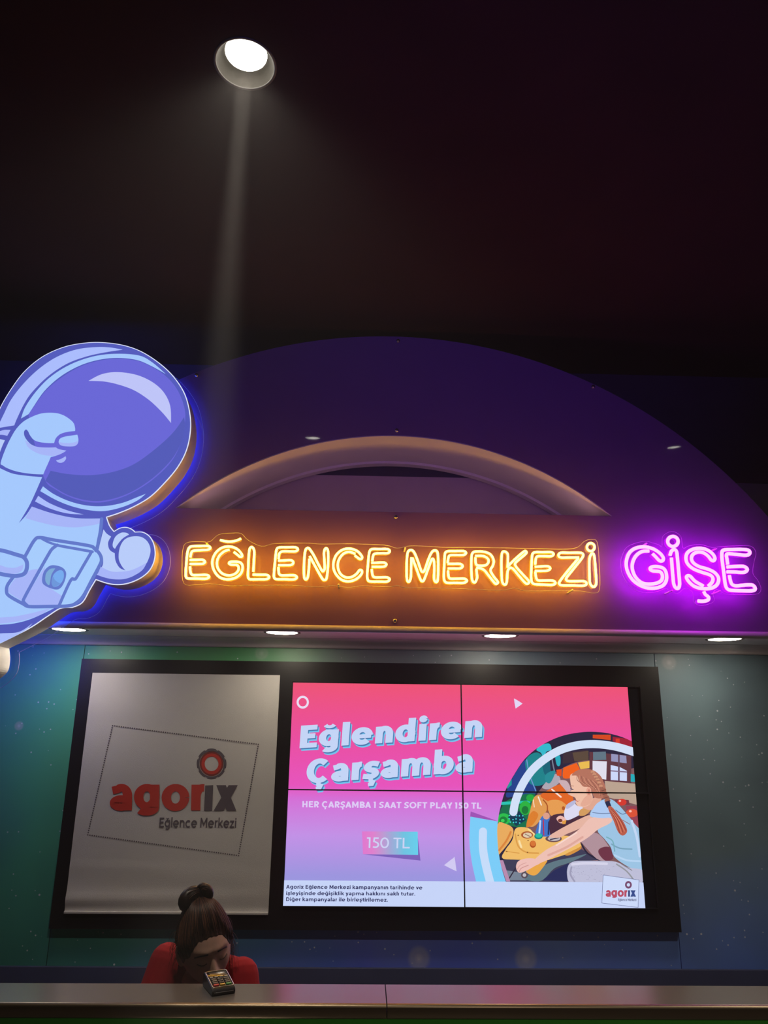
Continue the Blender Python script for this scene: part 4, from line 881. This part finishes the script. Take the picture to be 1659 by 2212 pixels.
LN = glow((100, 122, 204)); LNA = [(pts, wd) for pts, wd in ()]
patch('chest_pack', A3, [
 ([(130, 590), (245, 390), (340, 222), (400, 192), (540, 217), (880, 272), (940, 302), (990, 352), (1008, 410), (988, 470), (830, 770), (760, 838), (680, 868), (290, 873), (230, 850), (90, 770), (65, 720), (77, 660)], glow((168, 206, 255))),
 ([(290, 520), (390, 500), (250, 780), (220, 822), (95, 742), (88, 690), (160, 592), (240, 580)], W3, (1, 3)),
 ([(450, 470), (440, 640), (520, 705), (600, 760), (632, 772), (575, 862), (300, 858), (255, 830), (250, 790)], W3, (0, 4, 5, 8))])
PK = patch_last[0]
strokes('pack_outline', A3, [
 ([(130, 585), (245, 385), (340, 220), (400, 190), (540, 215), (880, 270), (940, 300), (990, 350), (1010, 410), (990, 470), (910, 620), (830, 770), (760, 840), (680, 870), (480, 876), (290, 876), (230, 850), (90, 770), (65, 720), (77, 660), (130, 585)], 34),
 ([(400, 192), (480, 235), (570, 266)], 24), ([(570, 265), (520, 302), (480, 362), (360, 575), (245, 785), (235, 828), (270, 866)], 32),
 ([(570, 266), (620, 277), (760, 302), (920, 331)], 28), ([(905, 342), (830, 470), (760, 590), (740, 606), (700, 622), (590, 862)], 30),
 ([(1012, 5), (1000, 120), (975, 260), (955, 320)], 34)], LN, PK)
patch('pack_button', A3, [
 ([(540, 465), (620, 488), (658, 540), (645, 620), (605, 690), (548, 707), (450, 670), (418, 620), (436, 530), (485, 477)], LN),
 ([(450, 605), (460, 545), (500, 502), (552, 496), (512, 560), (492, 660), (462, 642)], glow((126, 172, 216)), (3,)),
 ([(514, 620), (538, 552), (590, 515), (630, 530), (632, 600), (592, 660), (542, 682), (518, 660)], glow((120, 172, 240))),
 ([(514, 620), (530, 580), (545, 610), (585, 640), (600, 648), (542, 682), (518, 660)], glow((110, 152, 220)))], PK)
patch('belt_arm', A3, [
 ([(-300, 300), (-20, 310), (170, 362), (230, 382), (263, 432), (263, 500), (238, 548), (180, 568), (110, 568), (-20, 545), (-300, 480)], W1),
 ([(-200, 430), (0, 465), (60, 485), (150, 490), (232, 458), (222, 510), (170, 547), (100, 550), (0, 527), (-200, 490)], W3, (4,))]); BA_ = patch_last[0]
strokes('arm_outline', A3, [([(-300, 300), (-20, 312), (170, 362), (232, 384), (266, 432), (266, 500), (240, 550), (180, 570), (110, 570), (-20, 546), (-300, 480)], 40)], LN, BA_)
# ------------------------------------------------------------------ service counter
M_top = mat('counter_laminate', (.165, .15, .135), .20, bump=(300, .02), noise=(160, .05), spec=.9)
M_gold = mat('bronze_edge', (.24, .185, .12), .34, .85)
M_green = mat('green_front', (.05, .50, .02), .55, noise=(6, .1))
YC0, YC1 = at_z(830, 2171, Z_COUNTER).y, at_z(830, 2126, Z_COUNTER).y
xsm = at_z(834, 2150, Z_COUNTER).x
counter = empty('service_counter', (xsm, YC0, 0)); tag(counter, 'long grey service counter with bronze edge and green front in front of the screens', 'counter')
prof = [(YC1, -.030), (YC1, -.003), (YC1-.003, 0), (YC0+.012, 0)]
for i in range(1, 9):
    a = PI/2*i/8; prof.append((YC0+.010-.010*math.sin(a), -.010*(1-math.cos(a))))
prof += [(YC0, -.030), (YC0+.004, -.034), (YC1, -.034)]
for xa, xb in ((-4, xsm-.0015), (xsm+.0015, 4)):
    mb = MB(); n = len(prof)
    vs_ = [(x, y, Z_COUNTER+z) for x in (xa, xb) for y, z in prof]
    for i in range(n-1): mb.add([vs_[i], vs_[i+1], vs_[n+i+1], vs_[n+i]], [(0, 3, 2, 1)], M_top, False)
    mb.add(vs_[:n], [tuple(range(n))], M_top); mb.add(vs_[n:], [tuple(range(n-1, -1, -1))], M_top)
    mb.build('countertop', counter)
    mb = MB()
    pe = [(YC0+.0125, .0004)]
    for i in range(1, 9):
        a = PI/2*i/8; pe.append((YC0+.010-.0106*math.sin(a), -.0095*(1-math.cos(a))+.0004))
    pe += [(YC0-.0007, -.031), (YC0+.004, -.0352)]
    n = len(pe); mb.add([(x, y, Z_COUNTER+z) for x in (xa, xb) for y, z in pe], [(i, n+i, n+i+1, i+1) for i in range(n-1)], M_gold, True)
    mb.build('edge_strip', counter)
mb = MB(); mb.box((-4, YC0+.003, 0), (4, YC0+.06, Z_COUNTER-.0358), M_green); mb.build('front_panel', counter)
mb = MB(); mb.box((-4, YC0+.061, 0), (4, YC0+.075, Z_COUNTER-.0358), M_black); mb.build('bounce_blocker', counter)  # unseen dark board added to keep green bounce off the cashier

# ------------------------------------------------------------------ card terminal
FL, FR = at_z(457.4, 2153.5, Z_COUNTER), at_z(508.9, 2146.7, Z_COUNTER)
TW = (FR-FL).length; tu = Matrix.Rotation(math.radians(3.5), 3, 'Z') @ (FR-FL).normalized(); tv = Vector((-tu.y, tu.x, 0)); TL = .102; H0, H1 = .018, .038
TM = Matrix(((tu.x, tv.x, 0, FL.x), (tu.y, tv.y, 0, FL.y), (0, 0, 1, Z_COUNTER+.0005), (0, 0, 0, 1)))
sl = math.atan2(H1-H0, TL); TP = TM @ Matrix.Translation((0, 0, H0)) @ Matrix.Rotation(sl, 4, 'X')   # slanted top plane, u across, v up the keypad
LT = TL/math.cos(sl)
term = empty('card_terminal', FL); tag(term, 'small dark card payment terminal with red, yellow and green keys on the counter', 'card terminal')
M_td = mat('terminal_plastic', (.030, .027, .028), .38, coat=.2); M_tk = mat('terminal_keys', (.055, .05, .05), .45); M_sil = mat('terminal_rim', (.62, .60, .60), .28, .9)
bm = bmesh.new()
prof = [(0, 0), (TL, 0), (TL+.004, .012), (TL+.002, H1-.006), (TL-.006, H1-.001), (.005, H0), (0, H0-.005), (-.002, .008)]
a = [bm.verts.new((.0, y, z)) for y, z in prof]; b = [bm.verts.new((TW, y, z)) for y, z in prof]; n = len(prof)
for i in range(n): bm.faces.new((a[i], b[i], b[(i+1) % n], a[(i+1) % n]))
bm.faces.new(a); bm.faces.new(b[::-1]); bmesh.ops.recalc_face_normals(bm, faces=bm.faces[:])
bmesh.ops.bevel(bm, geom=[e for e in bm.edges if e.calc_length() < TW*.9 or True], offset=.0022, segments=2, affect='EDGES', profile=.5)
mb = MB(); mb.bm(bm, M_td, TM, False); mb.build('body', term)
mb = MB()
def rr(x0, x1, y0, y1, r, n=5):
    out = []
    for cx, cy, a0 in ((x1-r, y0+r, -90), (x1-r, y1-r, 0), (x0+r, y1-r, 90), (x0+r, y0+r, 180)): out += [(cx+r*math.cos(math.radians(a0+90*i/n)), cy+r*math.sin(math.radians(a0+90*i/n))) for i in range(n+1)]
    return out
rim = [TP @ Vector((x, y, .0012)) for x, y in rr(.003, TW-.003, .006, LT-.009, .006)]
mb.tube(rim, .0013, M_sil, 8, True); mb.tube([TM @ Vector((.006+(TW-.012)*i/6, -.0017, .0085)) for i in range(7)], .0007, M_sil, 8); mb.build('rim', term)
def key(name, x0, x1, y0, y1, m, h=.003, b=.0009):
    mb = MB(); mb.box((x0*TW, y0*LT, -.0012), (x1*TW, y1*LT, h), m, b, TP); return mb.build(name, term)
mb = MB(); mb.box((.07*TW, .60*LT, -.001), (.93*TW, .90*LT, .0012), mat('terminal_bezel', (.012, .012, .014), .12), .0006, TP); DW = mb.build('display_window', term)
mb = MB(); mb.box((.17*TW, .70*LT, 0), (.83*TW, .84*LT, .0016), mat('terminal_lcd', (.07, .065, .075), .2), .0003, TP); mb.build('display', DW)
M_kw = mat('white_keys', (.72, .66, .58), .45)
for k in range(4): key('function_key', .10+k*.215, .25+k*.215, .555, .595, M_kw, .0030)
M_leg = mat('key_legend', (.6, .58, .55), .6)
for r in range(3):
    for c in range(3):
        kk = key('number_key', .115+c*.27, .335+c*.27, .235+r*.098, .305+r*.098, M_tk); mb = MB(); text(mb, '1', (0, 0), (1, 0), (0, 1), lambda p: TP @ Vector(((.165+c*.27+p[0]*.02)*TW, (.25+r*.098+p[1]*.035)*LT, .00315)), M_leg, .3)
        mb.build('key_legend', kk)
for nm, x, col in (('cancel_key', .115, (.62, .02, .03)), ('clear_key', .385, (.78, .46, .04)), ('enter_key', .655, (.06, .38, .09))): key(nm, x, x+.225, .125, .195, mat(nm, col, .4), .0034)
mb = MB(); mb.box((.40*TW, .925*LT, -.0005), (.62*TW, .94*LT, .0012), M_sil, .0004, TP); mb.build('name_badge', term)
for cx, cy in ((.02, .02), (.02, .12), (TW/1-.02, .02), (TW/1-.02, .12)): pass

# ------------------------------------------------------------------ the cashier
M_skin = mat('skin', (.70, .43, .33), .5, noise=(40, .05)); M_skin.node_tree.nodes['Principled BSDF'].inputs['Subsurface Weight'].default_value = .12
M_skin.node_tree.nodes['Principled BSDF'].inputs['Subsurface Radius'].default_value = (.01, .004, .002)
M_shirt = mat('red_jersey', (.42, .006, .016), .85, bump=(35, .12), noise=(120, .06))
M_hair = mat('brown_hair', (.045, .018, .012), .42, noise=(60, .3)); M_hair2 = mat('brown_hair_light', (.17, .070, .038), .38); M_hair3 = mat('dark_hair', (.022, .010, .008), .42)
M_jean = mat('dark_trousers', (.02, .022, .035), .85); M_shoe = mat('dark_shoes', (.02, .02, .02), .5)
YP = 2.80
HS = 1.10; HC = at(443, 2046, YP)                              # centre of the head
HB, HT, HR = math.radians(15), math.radians(26), math.radians(-6)      # bowed, turned, tilted
HM = Matrix.Translation(HC) @ Matrix.Rotation(HR, 4, 'Y') @ Matrix.Rotation(HB, 4, 'X') @ Matrix.Rotation(HT, 4, 'Z') @ Matrix.Scale(HS, 4)   # head space: -y face, z up
def sstep(a, b, x):
    t = max(0, min(1, (x-a)/(b-a))); return t*t*(3-2*t)
def gs(x, s): return math.exp(-(x/s)**2)
def skull(d, extra=0.):
    x, y, z = .0735*d.x, .094*d.y, .112*d.z
    lo = sstep(.0, -.112, z)
    x *= 1-.40*lo**1.4
    if y > 0: y *= 1-.42*sstep(-.01, -.10, z); y += .004*gs(z-.04, .05)
    else:
        y *= 1-.06*lo; y = max(y, -.0905-.002*lo)
    if z > 0: x *= 1+.03*gs(z-.05, .04)
    p = Vector((x, y, z)); nrm = Vector((d.x/.074, d.y/.094, d.z/.112)).normalized()
    return p+nrm*extra
def face(d):
    p = skull(d); x, y, z = p
    if d.y < 0:
        f = sstep(.0, -.5, d.y); q = 0
        q += .0215*gs(x, .0085+.004*sstep(.0, -.04, z))*sstep(.022, -.034, z)*sstep(-.052, -.040, z)     # nose ridge to tip
        q += .0075*gs(abs(x)-.0115, .0065)*gs(z+.037, .009)                                            # nostril wings
        q += .0045*gs(z-.028, .011)*gs(abs(x)-.024, .026)                                              # brow
        q -= .0085*gs(abs(x)-.031, .017)*gs(z-.008, .014)                                              # sockets
        q += .0065*gs(abs(x)-.031, .0125)*gs(z-.004, .0095)                                            # closed lids
        q += .0060*gs(x, .022)*gs(z+.062, .0065)+.0060*gs(x, .020)*gs(z+.074, .0065)-.003*gs(x, .024)*gs(z+.068, .003)
        q += .006*gs(x, .018)*gs(z+.098, .014)                                                         # chin
        q += .004*gs(abs(x)-.045, .02)*gs(z+.02, .025)                                                 # cheeks
        p.y -= q*f
    return p
def sphere_mesh(fn, nu=96, nv=64, M=None):
    vs_, fs = [], []
    for j in range(nv+1):
        t = PI*j/nv
        for i in range(nu):
            a = 2*PI*i/nu; d = Vector((math.sin(t)*math.cos(a), math.sin(t)*math.sin(a), math.cos(t)))
            p = fn(d); vs_.append(M @ p if M else p)
    for j in range(nv):
        for i in range(nu): fs.append((j*nu+i, (j+1)*nu+i, (j+1)*nu+(i+1) % nu, j*nu+(i+1) % nu))
    return vs_, fs
def ellipsoid(c, r, M=None):
    return sphere_mesh(lambda d: Vector((c[0]+r[0]*d.x, c[1]+r[1]*d.y, c[2]+r[2]*d.z)), 24, 16, M)
def limb(pts, rads, n=20, xref=(1, 0, 0)):
    # tapered limb with domed ends; rads are (across, along-view) pairs
    P = [Vector(p) for p in pts]; R_ = [r if isinstance(r, tuple) else (r, r) for r in rads]
    Q, RR = [], []
    for k in range(len(P)-1):
        for i in range(6):
            t = i/6; Q.append(P[k].lerp(P[k+1], t)); s_ = t*t*(3-2*t); RR.append(tuple(R_[k][c]+(R_[k+1][c]-R_[k][c])*s_ for c in (0, 1)))
    Q.append(P[-1]); RR.append(R_[-1])
    d0 = (Q[0]-Q[1]).normalized(); d1 = (Q[-1]-Q[-2]).normalized()
    pre = [(Q[0]+d0*RR[0][1]*math.sin(a), tuple(c*math.cos(a) for c in RR[0])) for a in (1.5, 1.2, .8, .4)]
    post = [(Q[-1]+d1*RR[-1][1]*math.sin(a), tuple(c*math.cos(a) for c in RR[-1])) for a in (.4, .8, 1.2, 1.5)]
    al = pre+list(zip(Q, RR))+post
    vs_, fs = [], []
    for k, (c, r) in enumerate(al):
        t = (al[min(k+1, len(al)-1)][0]-al[max(k-1, 0)][0]).normalized()
        x = Vector(xref); x = x-t*x.dot(t)
        if x.length < .2: x = Vector((0, 1, 0))-t*t.y
        x.normalize(); y = t.cross(x)
        for i in range(n): a = 2*PI*i/n; vs_.append(c+x*r[0]*math.cos(a)+y*r[1]*math.sin(a))
    for k in range(len(al)-1):
        for i in range(n): fs.append((k*n+i, k*n+(i+1) % n, (k+1)*n+(i+1) % n, (k+1)*n+i))
    fs.append(tuple(range(n-1, -1, -1))); fs.append(tuple((len(al)-1)*n+i for i in range(n)))
    return vs_, fs
def fuse(name, shapes, m, vox, parent, its=5, fac=.5):
    mb = MB()
    for v, f in shapes: mb.add(v, f, m, True)
    o = mb.build(name)
    bm = bmesh.new(); bm.from_mesh(o.data); bmesh.ops.recalc_face_normals(bm, faces=bm.faces[:]); bm.to_mesh(o.data); bm.free()
    r = o.modifiers.new('r', 'REMESH'); r.mode = 'VOXEL'; r.voxel_size = vox
    s_ = o.modifiers.new('s', 'SMOOTH'); s_.factor = fac; s_.iterations = its
    bpy.context.view_layer.update(); dg = bpy.context.evaluated_depsgraph_get()
    me = bpy.data.meshes.new_from_object(o.evaluated_get(dg)); old = o.data; bpy.data.objects.remove(o); bpy.data.meshes.remove(old)
    me.name = name; me.materials.clear(); me.materials.append(m); me.polygons.foreach_set('use_smooth', [True]*len(me.polygons))
    return link(name, me, parent)
X0 = HC.x
person = empty('person', (X0, YP+.30, 0)); tag(person, 'person in a red T-shirt, hair tied up, head bowed behind the card terminal', 'person')
LS, RS = at(360, 2076, 2.93), at(522, 2108, 2.88)   # shoulder joints (left and right in the photo)
NB = (LS+RS)/2+Vector((0, .045, .028)); HIP = Vector((X0-.01, YP+.42, .55))
CH = NB.lerp(HIP, .35)+Vector((0, -.01, 0))
skull_base = HM @ Vector((0, .045, -.055))
def arm(S, sx):
    el_ = S+Vector((sx*.055, -.10, -.235)); wr = Vector((X0+sx*.085, YP+.02, .635)); return S, el_, wr
shp = [sphere_mesh(face, 128, 96, HM)]
for s in (-1, 1):
    shp.append(ellipsoid((s*.073, .012, -.008), (.009, .017, .030), HM)); shp.append(ellipsoid((s*.079, .018, -.004), (.005, .016, .026), HM))
shp.append(limb([skull_base+Vector((0, .0, -.015)), NB+Vector((0, .0, .0)), CH], [(.050, .050), (.060, .056), (.12, .08)]))
shp.append(limb([NB+Vector((0, 0, -.03)), CH, HIP], [(.09, .06), (.142, .095), (.155, .10)]))
shp.append(ellipsoid(NB+Vector((0, -.045, -.055)), (.075, .05, .06)))
shp.append(limb([LS, (LS+RS)/2+Vector((0, .03, 0)), RS], [.046, .055, .046], xref=(0, 0, 1)))
for S, sx in ((LS, -1), (RS, 1)):
    a, e, h = arm(S, sx); shp.append(limb([a, e], [.046, .038])); shp.append(limb([e, h], [.039, .026]))
    fw = (h-e).normalized(); up = Vector((0, 0, 1)); sd = fw.cross(up).normalized()
    pc = h+fw*.045; shp.append(limb([h, h+fw*.03, h+fw*.082], [(.024, .016), (.036, .015), (.037, .012)], 16, tuple(sd)))
    for k, (o_, ln_) in enumerate(((-.0275, .058), (-.009, .068), (.0095, .064), (.027, .050))):
        b0 = h+fw*.078+sd*o_; shp.append(limb([b0, b0+fw*ln_*.5+up*.006, b0+fw*ln_*.82-up*.004, b0+fw*ln_-up*.014], [.0088, .0082, .0074, .0066], 12))
    t0 = h+fw*.022-sd*sx*.026*1; shp.append(limb([t0, t0+fw*.030-sd*sx*.020, t0+fw*.058-sd*sx*.026-up*.006], [.0115, .0100, .0082], 12))
    kn = Vector((X0+sx*.11, YP-.02, .52)); an = Vector((X0+sx*.10, YP+.02, .09))
    shp.append(limb([HIP+Vector((sx*.08, 0, -.02)), kn], [.085, .058])); shp.append(limb([kn, an], [.056, .036]))
    shp.append(limb([an+Vector((0, .03, -.05)), an+Vector((0, -.12, -.06))], [(.034, .030), (.036, .022)]))
fuse('body', shp, M_skin, .0030, person, 3, .45)
sh = [limb([NB+Vector((0, .02, -.085)), CH+Vector((0, .0, 0)), HIP+Vector((0, 0, -.03))], [(.10, .062), (.156, .112), (.172, .118)]),
      limb([LS+Vector((.006, 0, -.004)), (LS+RS)/2+Vector((0, .04, -.012)), RS+Vector((-.006, 0, -.004))], [.057, .060, .057], xref=(0, 0, 1))]
for S, sx in ((LS, -1), (RS, 1)):
    a, e, h = arm(S, sx); sh.append(limb([a, a.lerp(e, .85)], [(.058, .058), (.058, .056)]))
    sh.append(limb([a.lerp(CH, .15), CH+Vector((sx*.04, -.045, -.02))], [.066, .075]))
fuse('red_shirt', sh, M_shirt, .004, person, 6, .5)
tr = []
for sx in (-1, 1):
    kn = Vector((X0+sx*.11, YP-.02, .52)); an = Vector((X0+sx*.10, YP+.02, .13)); tr += [limb([HIP+Vector((sx*.08, 0, -.02)), kn], [.096, .068]), limb([kn, an], [.066, .050])]
tr.append(limb([HIP+Vector((-.06, 0, -.01)), HIP+Vector((.06, 0, -.01))], [.12, .12], xref=(0, 0, 1)))
fuse('trousers', tr, M_jean, .006, person)
# hair
LIFT = .020; BUN = Vector((.004, .030, .119))                    # knot, on the crown
BD = Vector((.05, .36, .93)).normalized()
def hairline(d):                                    # height below which the skin shows, by direction round the head
    az = math.degrees(math.atan2(abs(d.x), -d.y))
    if az < 28: return .062-.006*(az/28)
    if az < 62: return .056-.050*sstep(28, 62, az)
    if az < 80: return .006-.024*sstep(62, 80, az)
    if az < 112: return -.018+.040*sstep(80, 90, az)*(1-sstep(100, 112, az))
    return -.018-.030*sstep(112, 140, az)
def hair(d):
    p = skull(d); g_ = p.z-hairline(d); k = .55*sstep(-.004, .004, g_)+.45*sstep(.004, .05, g_)
    w_ = .0012*math.sin(34*math.atan2(d.x, -d.y+.4*d.z))
    return skull(d, -.009+k*(.0185+w_))+Vector((0, .25, .97))*(LIFT*k*sstep(.35, 1., d.dot(BD)))
v, f = sphere_mesh(hair, 260, 210, HM)
mb = MB(); mb.add(v, f, M_hair, True)
rnd = random.Random(11)
for i in range(900):
    az = rnd.uniform(-175, 175); a = math.radians(az); d = Vector((math.sin(a), -math.cos(a), 0))
    hz = hairline(d)+rnd.uniform(.003, .034); zz_ = max(-.95, min(.95, hz/.112)); d0 = Vector((d.x*math.sqrt(1-zz_**2), d.y*math.sqrt(1-zz_**2), zz_)).normalized()
    pts = []; nn = 12; e0 = rnd.uniform(.0045, .0075); t0 = rnd.uniform(0, .2); t1 = rnd.uniform(.78, 1.0)
    for k in range(nn+1):
        t = t0+(t1-t0)*k/nn; dd = d0.lerp(BD, t).normalized(); pts.append(HM @ (skull(dd, (e0-.003)+.0075*sstep(0, .05, skull(dd).z-hairline(dd))+.0008*math.sin(3*t+i))+Vector((0, .25, .97))*(LIFT*sstep(.35, 1., dd.dot(BD)))))
    mb.tube(pts, (lambda q: .00095*(1-.75*abs(2*q-1)**3)), M_hair2 if rnd.random() < .38 else (M_hair3 if rnd.random() < .5 else M_hair), 5)
HAIR = mb.build('hair', person)
mb = MB()
def lobe(cx, cy, cz, L, r, ang):                    # a folded loop of hair
    pts = []
    for k in range(15):
        t = PI*(1.25*k/14-.12); pts.append(HM @ Vector((cx+ang*L*math.sin(t)*1.0, cy+.006*math.cos(2*t), cz+.020*math.cos(t)*-1+.012)))
    mb.tube(pts, (lambda q: r*(.55+.45*math.sin(PI*q))), M_hair3, 14)
lobe(-.008, BUN.y+.006, BUN.z+.006, .034, .0245, -1); lobe(.010, BUN.y-.004, BUN.z+.016, .018, .0175, 1)
for i in range(90):
    s = -1 if i % 5 < 3 else 1; L = (.034 if s < 0 else .018)+rnd.uniform(-.003, .003); r = .0245 if s < 0 else .0172; q = rnd.uniform(0, 2*PI); pts = []
    for k in range(11):
        t = PI*(1.2*k/10-.1); e = r*(.55+.45*math.sin(PI*k/10)); bx_ = (-.008 if s < 0 else .010)
        pts.append(HM @ Vector((bx_+s*(L*math.sin(t)+0*e), BUN.y+(.006 if s < 0 else -.004)+e*math.cos(q), BUN.z+(.006 if s < 0 else .016)-.020*math.cos(t)+.012+e*math.sin(q)*.9)))
    mb.tube(pts, .0010, M_hair2 if i % 4 == 0 else M_hair, 5)
for i in range(30):                                 # strands over the knot
    x = rnd.uniform(-.014, .018); pts = [HM @ Vector((x+rnd.uniform(-.004, .004), BUN.y-.016+.05*k/6, BUN.z+.010+.024*math.sin(PI*k/6)**.7)) for k in range(7)]
    mb.tube(pts, .0016, M_hair2 if i % 3 else M_hair, 5)
mb.build('hair_bun', HAIR)
mb = MB(); mb.tube([HM @ Vector((.022*math.cos(a_), BUN.y-.004+.020*math.sin(a_), BUN.z+.006)) for a_ in [2*PI*k/20 for k in range(20)]], .0045, M_hair3, 8, True); mb.build('hair_tie', HAIR)
for s, cnt in ((1, 110), (-1, 45)):
    mb = MB()
    for i in range(cnt):
        base = Vector((s*.074, .012+rnd.uniform(-.03, .05), .03+rnd.uniform(-.045, .04))); pts = []; ou = rnd.uniform(.2, 1.0)*(1 if s > 0 else .7); L = rnd.uniform(.05, .125)*(1 if s > 0 else .6); c_ = rnd.uniform(-1, 1)
        for k in range(9):
            t = k/8; pts.append(HM @ base+Vector((s*(.034*ou*math.sin(1.7*t)+.008*c_*t*t), .012*c_*t, -L*t+.010*math.sin(3*t)*ou)))
        mb.tube(pts, (lambda q: .00062*(1-.6*q)), M_hair2 if i % 3 else M_hair, 4)
    mb.build('loose_strands', HAIR)
# brows and lashes
def onface(x, z, e=.0012):
    best = None; t = math.acos(max(-1, min(1, z/.112))); 
    sx_ = x/(.0735*max(.2, math.sin(t))*(1-.40*sstep(0, -.112, z)**1.4)*(1+(.03*gs(z-.05, .04) if z > 0 else 0))); sx_ = max(-.97, min(.97, sx_))
    d = Vector((math.sin(t)*sx_, -math.sin(t)*math.sqrt(1-sx_*sx_), math.cos(t))); p = face(d); return HM @ (p+Vector((0, -e, 0)))
for s in (-1, 1):
    mb = MB()
    for j in range(5): mb.tube([onface(s*(.014+.036*k/8), .0245+.0060*math.sin(PI*min(1, k/8*.62+.05))-.0016*k+j*.0010-.002) for k in range(9)], (lambda q: .0008*(1-.6*q)), M_hair3, 6)
    mb.build('eyebrow', person)
for s in (-1, 1):
    mb = MB()
    mb.tube([onface(s*(.019+.026*k/8), .0005-.0042*math.sin(PI*k/8)) for k in range(9)], .0010, M_hair3, 6)
    for k in range(9):
        p = onface(s*(.020+.025*k/8), -.0005-.0042*math.sin(PI*k/8)); mb.tube([p, p+(HM.to_3x3() @ Vector((s*.001*(k-3)/4, -.0025, -.0022)))], (lambda q: .0004*(1-.6*q)), M_hair3, 4)
    mb.build('eyelash', person)
mb = MB(); M_lip = mat('lips', (.42, .14, .13), .4)
for zc_ in (-.0625, -.0735): mb.tube([onface(-.021+.042*k/10, zc_+(.0022 if zc_ > -.07 else -.0015)*math.cos((k/5-1)*1.4), .0004) for k in range(11)], (lambda q: .0008+.0030*math.sin(PI*q)), M_lip, 8, flat=.45)
mb.build('lips', person)
